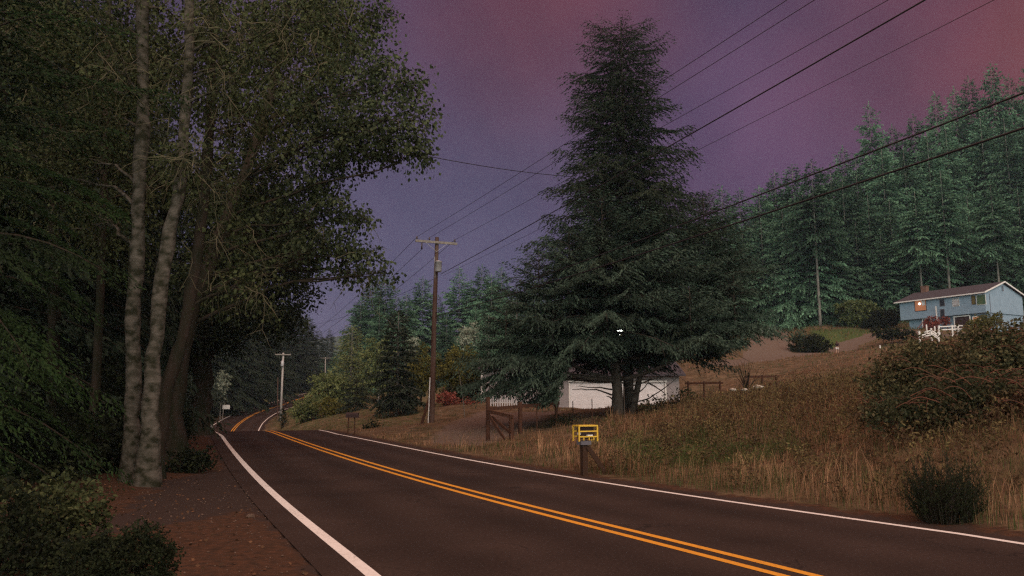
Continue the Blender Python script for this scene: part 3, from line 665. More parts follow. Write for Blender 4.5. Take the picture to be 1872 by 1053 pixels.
def snap(pts):
    pts = pts.copy(); pts[0, 2] = ground(pts[0, 0], pts[0, 1]); return pts
# ------------------------------------------------------------------ left roadside trees
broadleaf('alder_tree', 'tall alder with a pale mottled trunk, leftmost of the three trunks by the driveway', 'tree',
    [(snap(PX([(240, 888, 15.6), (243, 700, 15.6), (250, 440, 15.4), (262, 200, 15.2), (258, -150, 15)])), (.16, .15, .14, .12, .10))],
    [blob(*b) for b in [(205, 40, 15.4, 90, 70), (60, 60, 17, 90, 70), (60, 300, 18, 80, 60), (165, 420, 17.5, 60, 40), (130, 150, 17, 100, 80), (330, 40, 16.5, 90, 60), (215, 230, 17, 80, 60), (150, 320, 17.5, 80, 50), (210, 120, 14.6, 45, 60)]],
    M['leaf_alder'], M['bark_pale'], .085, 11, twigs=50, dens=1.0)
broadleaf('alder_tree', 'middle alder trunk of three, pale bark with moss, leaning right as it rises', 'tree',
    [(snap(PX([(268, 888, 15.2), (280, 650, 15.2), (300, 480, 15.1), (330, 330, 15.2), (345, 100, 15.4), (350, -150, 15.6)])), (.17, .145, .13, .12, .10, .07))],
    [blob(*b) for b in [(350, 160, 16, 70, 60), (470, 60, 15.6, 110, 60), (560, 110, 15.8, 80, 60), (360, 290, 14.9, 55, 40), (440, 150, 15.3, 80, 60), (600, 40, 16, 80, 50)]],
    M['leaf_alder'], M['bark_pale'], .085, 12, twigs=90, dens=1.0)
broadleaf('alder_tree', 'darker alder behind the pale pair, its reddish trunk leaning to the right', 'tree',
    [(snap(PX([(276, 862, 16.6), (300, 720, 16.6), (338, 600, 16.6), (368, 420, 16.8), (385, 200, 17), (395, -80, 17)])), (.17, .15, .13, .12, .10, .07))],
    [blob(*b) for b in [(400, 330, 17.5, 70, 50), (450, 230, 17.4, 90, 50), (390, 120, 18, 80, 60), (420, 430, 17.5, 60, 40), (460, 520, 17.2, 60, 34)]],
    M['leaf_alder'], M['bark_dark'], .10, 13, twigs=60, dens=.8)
broadleaf('maple_tree', 'bigleaf maple whose dense boughs reach right towards the power pole', 'tree',
    [(snap(PX([(318, 840, 22), (330, 640, 22), (400, 430, 22), (470, 260, 22.3), (520, 80, 22.5), (540, -120, 23)])), (.24, .20, .17, .14, .10, .06))],
    [blob(*b) for b in [(430, 60, 23, 90, 80), (540, 40, 23, 95, 70), (620, 30, 23, 80, 60), (660, 110, 22.5, 75, 60), (725, 150, 22, 48, 45), (765, 215, 22, 32, 36), (700, 225, 22, 70, 50),
        (600, 190, 23, 95, 75), (500, 210, 24, 100, 80), (640, 265, 22.5, 85, 48), (745, 275, 22, 45, 26), (550, 320, 23, 80, 60), (430, 340, 24, 95, 75), (610, 380, 22.5, 48, 30), (655, 400, 22.5, 34, 20),
        (500, 430, 23.5, 80, 55), (590, 450, 22.5, 70, 28), (660, 465, 22.5, 42, 16), (690, 505, 22.5, 26, 10), (690, 20, 23, 30, 20), (400, 500, 24, 80, 60), (640, 500, 23, 30, 16)]],
    M['leaf_maple'], M['bark_dark'], .125, 14, twigs=50, clump=.30, hollow=.3, dens=1.15, hang=.8)
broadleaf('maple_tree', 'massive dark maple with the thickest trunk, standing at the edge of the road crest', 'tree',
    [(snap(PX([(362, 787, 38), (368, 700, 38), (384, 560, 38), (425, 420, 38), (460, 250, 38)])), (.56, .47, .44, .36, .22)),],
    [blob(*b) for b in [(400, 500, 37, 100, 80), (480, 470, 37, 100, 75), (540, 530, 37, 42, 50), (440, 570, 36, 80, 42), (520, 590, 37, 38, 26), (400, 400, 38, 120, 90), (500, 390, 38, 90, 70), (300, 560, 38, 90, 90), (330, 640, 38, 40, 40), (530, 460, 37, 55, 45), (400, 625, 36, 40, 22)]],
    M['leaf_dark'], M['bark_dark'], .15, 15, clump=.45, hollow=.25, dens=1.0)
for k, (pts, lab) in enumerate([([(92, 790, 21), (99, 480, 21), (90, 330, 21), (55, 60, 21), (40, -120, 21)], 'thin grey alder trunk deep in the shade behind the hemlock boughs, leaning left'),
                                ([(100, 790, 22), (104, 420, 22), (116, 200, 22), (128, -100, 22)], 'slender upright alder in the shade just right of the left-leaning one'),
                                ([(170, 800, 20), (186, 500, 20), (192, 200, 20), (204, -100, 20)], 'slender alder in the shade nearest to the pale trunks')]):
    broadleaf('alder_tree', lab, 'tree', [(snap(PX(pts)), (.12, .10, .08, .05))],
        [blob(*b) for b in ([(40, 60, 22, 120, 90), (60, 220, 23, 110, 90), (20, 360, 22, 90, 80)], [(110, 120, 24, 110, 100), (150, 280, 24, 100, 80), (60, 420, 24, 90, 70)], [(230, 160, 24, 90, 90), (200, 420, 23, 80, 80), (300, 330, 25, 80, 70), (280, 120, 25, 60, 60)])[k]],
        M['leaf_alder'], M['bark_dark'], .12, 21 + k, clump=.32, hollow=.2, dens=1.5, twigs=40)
# dark hemlocks and firs that close the background on the left
hem = conifer('hemlock_tree', 'nearest hemlock at the left edge with drooping green boughs', 'tree', GP(-120, 13), 13, 4.0, .9, 90, 31, M['needle_hem'], M['bark_dark'], spray=.085, sub=.12, droop=.45, rise=.5, rag=.4, dens=1.0)
dk = [(-60, 21, 17, 'dark hemlock left of the photo edge behind the nearest one'), (60, 27, 20, 'dark conifer deep in the woods behind the slender alders'), (175, 30, 22, 'dark conifer in the gap left of the pale trunks'),
      (235, 34, 21, 'dark conifer directly behind the pale trunks'), (268, 50, 20, 'dark conifer between the pale trunks and the massive maple'), (-20, 36, 25, 'tall dark conifer farthest back at the left edge'),
      (130, 42, 26, 'tallest dark conifer far back in the left woods'), (230, 55, 24, 'dark conifer far behind the alder trunks')]
d0_ = None
for k, (px, Y, H, lab) in enumerate(dk):
    b = GP(px, Y)
    if d0_ is None:
        d0_ = conifer('hemlock_tree', lab, 'tree', b, 17, 4.3, .8, 110, 32, M['needle_dark'], M['bark_dark'], spray=.30, sub=.28, droop=.4, rise=.4, shape=.6)
    else: dup(d0_, b, k * 1.3, ((.6 if px > 100 else H / 17 * (1.1 if k % 2 else .95)), (.6 if px > 100 else H / 17), H / 17), lab)
# ------------------------------------------------------------------ the great firs
def prune(mb, keep):                     # drop sprays that hang below the browse line of the crown
    for i, v in enumerate(mb.v):
        if len(mb.f[i]) * 4 == len(v):
            k = keep(v[::4]); mb.v[i] = v.reshape(-1, 4, 3)[k].reshape(-1, 3); mb.t[i] = np.array(mb.t[i])[k]
    mb.n = 0
    for i, v in enumerate(mb.v): mb.f[i] = np.arange(len(v)).reshape(-1, 4) + mb.n; mb.n += len(v)
rgq = np.random.default_rng(66)
def chink(mb, off):
    prune(mb, lambda v: v[:, 2] + off[2] > 3.15 + .15 * rgq.standard_normal(len(v))) if len(mb.v) < 9 and off[1] > 38.5 else None
    prune(mb, lambda v: (lambda u: np.hypot(u[0] - 1133, u[1] - 606) > 7.5)(proj(v + off)))
conifer('fir_tree', 'tallest fir, its dark spire rising behind the broad blue fir', 'tree', GP(1150, 39.2), 21.0, 3.25, 2.6, 330, 41, M['needle_dark'], M['bark_fir'], tr=.0125, spray=.185, sub=.17, droop=.36, rise=.28, shape=.42, rag=.55, dens=1.25, tip=.45, fan=.4, wr=.16, jit=.30, upt=.12, post=chink)
rng = np.random.default_rng(42); fb = GP(1128, 37.2); fo = empty('fir_tree', fb, 'broad bluish fir with several tops and low sweeping boughs, in front of the tallest fir', 'tree')
tk = MB(); cw = MB()
def rel(px, py, Y): return P(px, py, Y) - fb
for k, (px, py, Y, R, zlow, nb_, shp) in enumerate([(1100, 352, 36.8, 4.8, 2.1, 170, .8), (1183, 372, 37.6, 4.2, 2.3, 120, .7), (1285, 352, 39, 3.8, 2.6, 140, .75), (985, 455, 36.4, 3.0, 1.7, 90, .8),
                                             (925, 560, 36, 1.7, 1.5, 50, .7), (1040, 420, 36.2, 2.6, 2.6, 60, .8), (1260, 520, 35.6, 2.7, 1.9, 70, .85), (1340, 500, 37, 1.4, 3.0, 50, .7), (1010, 560, 35.6, 2.4, 1.2, 60, .8)]):
    top = rel(px, py, Y); H = top[2]; bx = np.array([top[0], top[1], 0])
    if k > 0:
        s0 = np.array([0, 0, max(1.7, zlow - .2)]) if k != 1 else np.array([.6, .2, -.3])
        tk.tube(bez(s0, bx + [0, 0, zlow + (H - zlow) * .3], rng, -.12, 7, .02), np.linspace(.11 if k != 1 else .22, .06, 7), 6)
        tk.tube([bx + [0, 0, zlow + (H - zlow) * .3], bx + [0, 0, H * .98]], [.06, .015], 5)
    else:
        tk.tube(np.array([[0, 0, -.3], [.02, 0, .3], [.05, 0, 1.2], [-.1, 0, 3], [bx[0], bx[1], 6], [bx[0], bx[1], H * .98]]), [.40, .30, .25, .22, .16, .02], 12, wob=.04, rng=rng)
    conifer_crown(cw, H, R, zlow, nb_, rng, base=bx, spray=.165, sub=.155, droop=.40, rise=.6, jit=.28, shape=shp, rag=.42, wood=tk, dens=1.2, tip=.3, fan=.45, wr=.16, upt=.15, whs=1.5, snap=.7, zmin=5.2 if bx[0] > 2.5 else 3.9)
# bare dead limbs under the crown, seen against the white garage
for (a, b, s) in [((1138, 700, 37.2), (1215, 690, 36), .02), ((1140, 712, 37.2), (1240, 683, 36), .10), ((1152, 735, 37.2), (1238, 690, 36.2), -.22), ((1152, 716, 37.2), (1190, 690, 36.5), -.45), ((1118, 712, 37.2), (1060, 706, 36), .05),
                  ((1118, 722, 37.2), (1046, 712, 36), .12), ((1185, 700, 36.4), (1218, 722, 36), .05), ((1116, 698, 37.2), (1040, 700, 35.6), .1), ((1120, 730, 37.2), (1108, 724, 37), .2), ((1120, 695, 37.2), (1000, 690, 35.2), .1)]:
    tk.tube(bez(rel(*a), rel(*b), rng, s, 9, .03), np.linspace(.045, .014, 9), 6)
tk.build('trunk', M['bark_fir'], fo, smooth=True)
# a see-through chink in the boughs
rgp = np.random.default_rng(6)
prune(cw, lambda v: v[:, 2] > np.interp(v[:, 0], [-6.5, -5.2, -3.0, -2.2, 3.2, 6.8, 8], [1.0, .75, .8, 2.75, 2.85, 3.5, 3.9]) + .22 * np.sin(v[:, 0] * 2.1) + .12 * rgp.standard_normal(len(v)))
chink(cw, fb); cw.build('crown', M['needle_blue'], fo)
# ------------------------------------------------------------------ conifers far off: five masters, then copies
MS = []
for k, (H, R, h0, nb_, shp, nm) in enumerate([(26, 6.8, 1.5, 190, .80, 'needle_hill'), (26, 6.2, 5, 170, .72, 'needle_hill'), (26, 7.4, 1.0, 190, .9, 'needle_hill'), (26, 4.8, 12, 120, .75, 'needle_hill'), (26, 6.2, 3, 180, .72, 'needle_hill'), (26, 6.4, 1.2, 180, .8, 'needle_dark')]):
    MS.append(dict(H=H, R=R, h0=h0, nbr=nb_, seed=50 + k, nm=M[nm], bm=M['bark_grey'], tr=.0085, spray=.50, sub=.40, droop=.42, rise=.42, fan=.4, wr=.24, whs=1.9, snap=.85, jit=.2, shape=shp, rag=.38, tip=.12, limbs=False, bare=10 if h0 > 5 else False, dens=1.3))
masters = [None] * 6; cnt_ = {}
def far_conifer(k, px, Y, top_py=None, H=None, label='', group=None, jit=0):
    b = GP(px, Y)
    if top_py is not None: H = P(px, top_py, Y)[2] - b[2]
    H = max(8, min(H, 46)); sx = H / 26
    wd = min(sx, 1.15) if H > 26 else sx * 1.05
    if masters[k] is None:
        a = MS[k]; masters[k] = conifer('conifer_tree', label, 'tree', b, a['H'], **{q: v for q, v in a.items() if q != 'H'})
        if group: masters[k]['group'] = group
        masters[k].scale = (wd, wd, sx); masters[k].rotation_euler = (0, 0, jit); return masters[k]
    r = dup(masters[k], b, jit, (wd, wd, sx), label, group)
    if group is None and 'group' in r: del r['group']
    return r
rr_ = random.Random(3)
GH = 'hillside conifers'
ORD = 'first second third fourth fifth sixth seventh eighth ninth tenth eleventh twelfth thirteenth fourteenth fifteenth sixteenth seventeenth eighteenth nineteenth twentieth twenty-first twenty-second twenty-third twenty-fourth twenty-fifth'.split()
def stand(rows, group):
    for txt, lst in rows:
        for i, (px, top, Y, k) in enumerate(sorted(lst)): far_conifer(k, px, Y, top, label=txt % ORD[i], group=group, jit=rr_.random() * 6)
_hill = [(1330, 340, 150, 2), (1362, 345, 165, 0), (1398, 340, 160, 4), (1428, 312, 165, 0), (1462, 300, 150, 3), (1500, 292, 131, 3), (1532, 300, 160, 2), (1556, 268, 170, 0), (1610, 188, 165, 0), (1648, 228, 175, 4),
                      (1690, 210, 170, 3), (1732, 168, 175, 2), (1768, 160, 180, 0), (1796, 140, 185, 4), (1842, 116, 175, 3), (1872, 138, 180, 0), (1915, 100, 185, 2), (1960, 120, 180, 0),
                      (1580, 285, 158, 4), (1630, 260, 155, 2), (1670, 270, 158, 0), (1715, 240, 160, 4), (1750, 230, 162, 2), (1815, 200, 165, 0), (1860, 210, 160, 2), (1905, 190, 165, 4),
                      (1640, 360, 140, 2), (1690, 345, 131, 3), (1741, 308, 130, 3), (1785, 355, 142, 0), (1832, 330, 130, 3), (1880, 345, 139, 1), (1600, 350, 143, 0), (1555, 325, 142, 1), (1480, 345, 136, 0),
                      (1440, 380, 138, 2), (1400, 400, 140, 0), (1528, 380, 136, 2), (1365, 420, 142, 4), (1712, 400, 136, 0), (1660, 410, 136, 4), (1765, 410, 138, 2), (1810, 400, 138, 4), (1575, 400, 138, 2), (1620, 425, 136, 0), (1860, 420, 138, 0),
                      (1335, 430, 138, 0), (1420, 330, 170, 2), (1510, 310, 172, 4), (1915, 360, 140, 0), (1295, 360, 152, 0), (1260, 400, 150, 2)]
stand([('%s conifer from the left along the skyline of the forested hill', _hill[:18]), ('%s conifer from the left in the middle rank of the forested hill', [q for q in _hill[18:] if q[2] > 145]),
       ('%s conifer from the left in the front rank at the foot of the forested hill', [q for q in _hill[18:] if q[2] <= 145 and q[1] < 390]), ('%s low conifer from the left filling in under the front rank of the hill forest', [q for q in _hill[18:] if q[2] <= 145 and q[1] >= 390])], GH)
GV = 'far conifers beyond the pole'
_val = [(655, 545, 165, 4), (676, 512, 170, 1), (700, 500, 165, 4), (722, 540, 175, 3), (740, 535, 160, 3), (770, 506, 165, 1), (800, 540, 170, 2), (838, 488, 165, 0), (862, 520, 175, 2), (880, 484, 165, 4), (898, 500, 160, 1), (917, 486, 165, 0),
                      (945, 520, 165, 2), (975, 500, 170, 0), (1010, 520, 168, 4), (1060, 500, 170, 2), (1110, 520, 165, 0), (1160, 500, 165, 2), (1210, 470, 160, 0), (690, 560, 150, 0), (815, 575, 145, 2), (868, 560, 148, 0), (930, 560, 140, 2), (650, 590, 190, 0), (612, 640, 230, 0), (630, 615, 220, 2), (590, 652, 250, 2)]
stand([('%s hazy conifer from the left in the back rank beyond the utility pole', [q for q in _val if q[2] > 155]), ('%s hazy conifer from the left in the nearer rank beyond the utility pole', [q for q in _val if q[2] <= 155])], GV)
GL = 'conifers left of the far bend'
for i_, (px, H, Y, k) in enumerate(sorted([(430, 22, 140, 0), (468, 25, 150, 1), (500, 24, 175, 2), (535, 24, 200, 0), (560, 22, 230, 2), (450, 26, 175, 4), (410, 24, 130, 2), (380, 24, 140, 0), (340, 26, 120, 2), (300, 24, 110, 4), (520, 28, 230, 4), (580, 20, 260, 0), (250, 25, 100, 0), (200, 28, 95, 2), (130, 28, 100, 4), (60, 28, 95, 0), (0, 26, 90, 2), (490, 30, 210, 0), (460, 30, 200, 2), (420, 30, 190, 0), (550, 26, 270, 2), (600, 18, 300, 2)])):
    far_conifer(5, px, Y, None, H, label='%s dark conifer from the left in the wood left of the far bend' % ORD[i_], group=GL, jit=rr_.random() * 6)
# ------------------------------------------------------------------ trees and shrubs in the middle distance
def S(px, Y, blobs_px, *a, **k): pass
def rshrub(name, label, cat, px, Y, bl, leafm, size, seed, **kw):
    """bl: (px, py, rx_px, ry_px) blobs as seen, all at distance Y"""
    b = GP(px, Y); out = []
    for (x, y, rx, rz) in bl:
        c = P(x, y, Y) - b; out.append((c[0], c[1], c[2], rx / F * Y, rz / F * Y))
    return shrub(name, label, cat, b, out, leafm, size, seed, **kw)
b = GP(725, 58); conifer('fir_tree', 'small dark narrow fir standing alone left of the utility pole', 'tree', b, P(727, 568, 58)[2] - b[2], 1.75, .8, 110, 61, M['needle_dark'], M['bark_grey'], tr=.012, spray=.28, sub=.22, droop=.3, rise=.4, shape=.7, rag=.4, dens=1.2, fan=.45, wr=.24)
b = GP(650, 76); conifer('pine_tree', 'low dark bushy pine left of the small narrow fir', 'tree', b, P(648, 690, 76)[2] - b[2], 1.7, .3, 60, 62, M['needle_dark'], M['bark_dark'], spray=.3, sub=.28, shape=.45)
b = GP(640, 112); conifer('larch_tree', 'soft light green conical tree above the bushes by the bend', 'tree', b, P(640, 598, 112)[2] - b[2], 3.3, .6, 120, 63, M['leaf_willow'], M['bark_grey'], spray=.45, sub=.45, droop=.2, rise=.5, shape=.55, rag=.35)
b = GP(893, 98); conifer('fir_tree', 'dark green conifer directly behind the yellow-green tree', 'tree', b, P(893, 572, 98)[2] - b[2], 2.9, .6, 130, 64, M['needle_hill'], M['bark_grey'], spray=.4, sub=.38, droop=.3, rise=.4, shape=.6)
b = GP(945, 92); conifer('fir_tree', 'dark green conifer between the broad fir and the one behind the yellow-green tree', 'tree', b, P(940, 545, 92)[2] - b[2], 3.0, .6, 130, 65, M['needle_hill'], M['bark_grey'], spray=.4, sub=.38, droop=.3, rise=.4, shape=.6)
def smalltree(name, label, px, Y, tr, bl, leafm, barkm, size, seed, **kw):
    b = GP(px, Y); top = P(*tr, Y); pts = np.array([b, b * .6 + top * .4 + [.1, 0, 0], top])
    return broadleaf(name, label, 'tree', [(pts, (.10, .08, .03))], [(P(x, y, Y), rx / F * Y, rz / F * Y) for x, y, rx, rz in bl], leafm, barkm, size, seed, hollow=.3, **kw)
smalltree('willow_tree', 'rounded yellow-green tree just right of the utility pole', 842, 66, (845, 650), [(845, 662, 34, 30), (818, 672, 24, 26), (868, 676, 22, 22), (850, 695, 30, 20)], M['leaf_olive'], M['bark_dark'], .20, 71)
smalltree('willow_tree', 'brownish olive tree just left of the utility pole', 768, 68, (772, 660), [(770, 665, 24, 28), (785, 690, 24, 24), (755, 690, 20, 22)], M['leaf_olive'], M['bark_dark'], .20, 72)
smalltree('birch_tree', 'greyish thin-leaved tree between the light green conical tree and the small fir', 692, 108, (690, 650), [(690, 650, 24, 34), (676, 690, 22, 24), (704, 685, 18, 26)], M['leaf_willow'], M['bark_grey'], .32, 73, dens=.8)
smalltree('birch_tree', 'small whitish tree in front of the far conifers, above the yellow-green tree', 852, 112, (855, 612), [(855, 615, 18, 18), (868, 600, 10, 10)], M['leaf_pale'], M['bark_grey'], .3, 74, dens=.8)
smalltree('birch_tree', 'small pale tree between the small fir and the brownish olive tree', 756, 112, (754, 625), [(754, 630, 12, 14)], M['leaf_pale'], M['bark_grey'], .3, 75, dens=.8)
smalltree('willow_tree', 'layered light green tree over the roadside bushes at the bend', 612, 96, (610, 690), [(596, 695, 26, 12), (622, 705, 26, 14), (600, 720, 30, 14), (640, 735, 24, 16)], M['leaf_willow'], M['bark_dark'], .28, 76)
rshrub('roadside_bush', 'round olive-green bush nearest to the far bend of the road', 'bush', 556, 84, [(556, 748, 24, 20), (575, 742, 22, 16)], M['leaf_willow'], .20, 81)
rshrub('roadside_bush', 'green bush right of the round olive-green one', 'bush', 605, 82, [(605, 745, 22, 15), (625, 752, 14, 12)], M['leaf_olive'], .20, 82)
rshrub('red_shrub', 'bright red-leaved shrub right beside the utility pole', 'bush', 818, 60, [(812, 730, 15, 14), (826, 728, 10, 9)], M['leaf_red'], .14, 83)
rshrub('red_shrub', 'dull red sprawling shrub right of the bright red one', 'bush', 855, 60, [(845, 742, 16, 10), (866, 741, 16, 9), (880, 748, 10, 6)], M['leaf_red'], .14, 84, tb=-.3)
rshrub('garden_shrub', 'dark shrub under the yellow-green tree', 'bush', 850, 64, [(855, 712, 26, 14), (825, 718, 16, 10)], M['leaf_dark'], .16, 85)
rshrub('garden_shrub', 'dark shrub left of the base of the utility pole', 'bush', 748, 62, [(748, 722, 20, 20), (705, 735, 16, 12)], M['leaf_dark'], .16, 86)
rshrub('garden_shrub', 'small dark shrub behind the mailbox', 'bush', 680, 44, [(680, 783, 15, 12)], M['leaf_dark'], .12, 87)
rshrub('garden_shrub', 'low dark mound of a shrub beneath the corral rail', 'bush', 1030, 35, [(1022, 782, 20, 15), (1042, 776, 14, 13), (1005, 790, 10, 8)], M['leaf_dark'], .09, 88)
rshrub('garden_shrub', 'brownish brush right of the two fir trunks in front of the garage', 'bush', 1200, 37, [(1190, 750, 22, 12), (1225, 740, 26, 16), (1250, 728, 16, 18)], M['leaf_bramble'], .10, 89, tb=-.3)
rshrub('hedge_bush', 'round clipped dark green bush beside the upper driveway', 'bush', 1480, 107, [(1465, 632, 22, 16), (1495, 632, 21, 16), (1480, 628, 24, 16)], M['leaf_dark'], .22, 90, hollow=.6, tb=.3)
rshrub('hillside_bush', 'loose light green bush at the foot of the forest left of the house', 'bush', 1570, 129, [(1560, 562, 30, 12), (1585, 566, 22, 10), (1565, 580, 30, 14)], M['leaf_willow'], .36, 91, tb=-.2)
rshrub('hillside_bush', 'dark brown bush between the light green bush and the house', 'bush', 1625, 127, [(1620, 580, 26, 14), (1600, 592, 20, 12)], M['leaf_dark'], .32, 92)
rshrub('flower_bush', 'dark garden bush with pale flower heads left of the white rail fence', 'bush', 1640, 104, [(1625, 610, 18, 8), (1655, 612, 16, 7), (1600, 606, 8, 6)], M['leaf_dark'], .24, 93)
rshrub('purple_shrub', 'purplish shrub on the steps in front of the blue house', 'bush', 1706, 105, [(1702, 592, 12, 12), (1727, 588, 8, 9)], M['leaf_red'], .2, 94, tb=-.4)
rshrub('porch_bush', 'leafy bush before the right corner of the blue house', 'bush', 1800, 98, [(1800, 590, 20, 12), (1778, 596, 14, 9), (1822, 582, 8, 9)], M['leaf_olive'], .22, 95)
# bramble bank on the right
BR = dict(per=10, hang=.15, clump=.20)
rshrub('bramble_thicket', 'tangled bramble thicket at the right edge, tallest part under the house', 'bramble', 1830, 17, [(1870, 670, 60, 50), (1800, 680, 70, 55), (1850, 720, 80, 50), (1900, 640, 60, 50), (1790, 612, 26, 20), (1745, 640, 20, 18), (1850, 606, 22, 14), (1825, 625, 34, 22)], M['leaf_bramble'], .078, 101, dens=2.0, canes=60, **BR)
rshrub('bramble_thicket', 'bramble thicket forming the left end of the bank below the white rail fence', 'bramble', 1690, 18.5, [(1690, 670, 60, 38), (1650, 700, 50, 40), (1730, 690, 60, 50), (1740, 640, 30, 24), (1622, 668, 18, 26), (1605, 705, 22, 26), (1670, 632, 22, 14), (1640, 740, 40, 22)], M['leaf_bramble'], .078, 102, dens=2.0, canes=50, tb=.1, **BR)
rshrub('bramble_thicket', 'low reddish bramble tangle in front of the taller thickets', 'bramble', 1760, 16, [(1720, 745, 80, 24), (1800, 755, 80, 26), (1880, 770, 60, 26), (1630, 752, 50, 18), (1760, 715, 90, 26), (1860, 725, 70, 30)], M['leaf_bramble'], .072, 103, dens=2.0, canes=110, tb=-.45, **BR)
bb0 = GP(1728, 11.2); rgb = np.random.default_rng(104); bo = empty('broom_bush', bb0, 'dark upright broom bush at the road edge on the right', 'bush'); bm_, bl_ = MB(), MB()
for i in range(360):
    a_ = rgb.random() * 6.28; r0_ = .30 * rgb.random() ** .5; sp_r = .04 + .34 * rgb.random(); h_ = (.25 + .80 * rgb.random()) * (1.1 - 1.3 * sp_r)
    p0 = np.array([math.cos(a_) * r0_, math.sin(a_) * r0_, -.05]); p1 = np.array([math.cos(a_) * (r0_ + sp_r * .5), math.sin(a_) * (r0_ + sp_r * .5), h_ * .6]); p2 = np.array([math.cos(a_ + .3) * (r0_ + sp_r), math.sin(a_ + .3) * (r0_ + sp_r), h_])
    bm_.tube([p0, p1, p2], [.007, .005, .002], 3, cap=False)
    q_ = rgb.random((34, 1)) ** .8; c_pts = np.where(q_ < .5, p0 + (p1 - p0) * q_ * 2, p1 + (p2 - p1) * (q_ - .5) * 2); leaves(bl_, c_pts + rgb.standard_normal((34, 3)) * .012, rgb.standard_normal((34, 3)) * .5 + [0, 0, 1], .035, .006, rgb, np.clip(.5 + .3 * rgb.standard_normal(34), 0, 1))
bm_.build('stems', M['bark_dark'], bo); bl_.build('foliage', M['leaf_dark'], bo)
# near bushes on the left
rshrub('clipped_bush', 'round dark bush at the bottom left beside the gravel shoulder', 'bush', 240, 6.5, [(240, 1035, 66, 62), (185, 1050, 60, 56)], M['leaf_dark'], .026, 111, per=16, clump=.05, hollow=.72, hang=0, dens=16, tb=.1)
rshrub('leafy_bush', 'broad-leaved bush with yellowish top leaves left of the driveway', 'bush', 110, 8.6, [(110, 925, 62, 48), (60, 950, 60, 50), (150, 950, 40, 40)], M['leaf_alder'], .055, 112, per=10, clump=.10, hollow=.4, hang=.1, dens=3)
rshrub('leafy_bush', 'dark leafy bush cut by the left edge of the photo', 'bush', 5, 7.8, [(0, 950, 60, 70), (40, 1010, 70, 50), (120, 1030, 60, 40)], M['leaf_dark'], .05, 113, per=10, clump=.10, hollow=.4, hang=.1, dens=3)
rshrub('leafy_bush', 'low dark bush right of the pale trunks at the driveway edge', 'bush', 335, 18.5, [(340, 850, 34, 24), (318, 868, 26, 20), (365, 838, 20, 16)], M['leaf_dark'], .08, 114, per=12, clump=.14, dens=2.5)
for k, (px, py, Y, rx, ry, lab) in enumerate([(60, 800, 15, 90, 70, 'dark undergrowth bush below the hemlock boughs at the left edge'), (170, 820, 17, 70, 60, 'dark undergrowth bush just left of the pale trunks'), (205, 730, 22, 60, 60, 'dark tall bush in the shade behind the pale trunks'),
                                     (110, 720, 24, 80, 70, 'dark tall bush in the woods, between the hemlock and the pale trunks'), (-20, 700, 22, 90, 80, 'dark tall bush deep in the shade at the left edge'), (315, 760, 27, 30, 50, 'dark bush filling the gap between the pale trunks and the massive maple')]):
    rshrub('forest_bush', lab, 'bush', px, Y, [(px, py, rx, ry), (px + rx * .5, py + ry * .4, rx * .6, ry * .6), (px - rx * .5, py + ry * .4, rx * .6, ry * .6)], M['leaf_dark'], .09, 120 + k, clump=.2, tb=-.2, dens=2)
# ------------------------------------------------------------------ grass, weeds, litter
def blades(mb, x, y, h, wd, rng, tint, lean=.35, z=None):
    n = len(x); z = ground_v(x, y) - .02 if z is None else z; a = rng.random(n) * 6.28
    s = np.c_[np.cos(a), np.sin(a), np.zeros(n)]; ld = np.c_[np.cos(a + 1.3), np.sin(a + 1.3), np.zeros(n)] * (lean * h * (.3 + rng.random(n)))[:, None]
    b = np.c_[x, y, z]; up = np.c_[np.zeros(n), np.zeros(n), h]
    m_ = b + up * .55 + ld * .35; t_ = b + up * .95 + ld
    w_ = np.broadcast_to(wd, (n,))[:, None]
    v = np.stack([b - s * w_ / 2, b + s * w_ / 2, m_ + s * w_ * .45, m_ - s * w_ * .45, t_], 1).reshape(-1, 3)
    i = np.arange(n)[:, None] * 5
    mb.add(v, i + np.array([[0, 1, 2, 3]]), tint); 
    mb.f.append(i + np.array([[3, 2, 4]]) + (mb.n - len(v))); mb.t.append(np.broadcast_to(np.asarray(tint, float).reshape(-1, 1), (n, 1)))
rng = np.random.default_rng(77)
def scatter(n, ylo, yhi, xlo=-60, xhi=60, power=1.0):
    u = rng.random(n); y = ylo + (yhi - ylo) * u ** power
    px = -250 + 2450 * rng.random(n); x = (px - CX) / F * y
    return x, y
M['grass_dry'] = mat('grass_dry', (.085, .050, .027), .9, .1, (.33, (.115, .040, .022), 3, .42, .6), tint=(.43, .255, .145), trans=.12)
M['grass_green'] = mat('grass_green', (.045, .060, .020), .9, .1, tint=(.115, .125, .045), trans=.15)
APR = groundpoly([(740, 790, 0), (800, 775, 0), (1040, 770, 0), (1040, 800, 0), (880, 815, 0), (800, 826, 0)])
DRV = [tuple(P(a, b, c)[:2]) for a, b, c in [(760, 800, 32), (870, 822, 27), (1000, 795, 31), (1040, 765, 46), (870, 758, 55)]]
dm, gmb = MB(), MB(); nbx_ = GP(1071, 18)
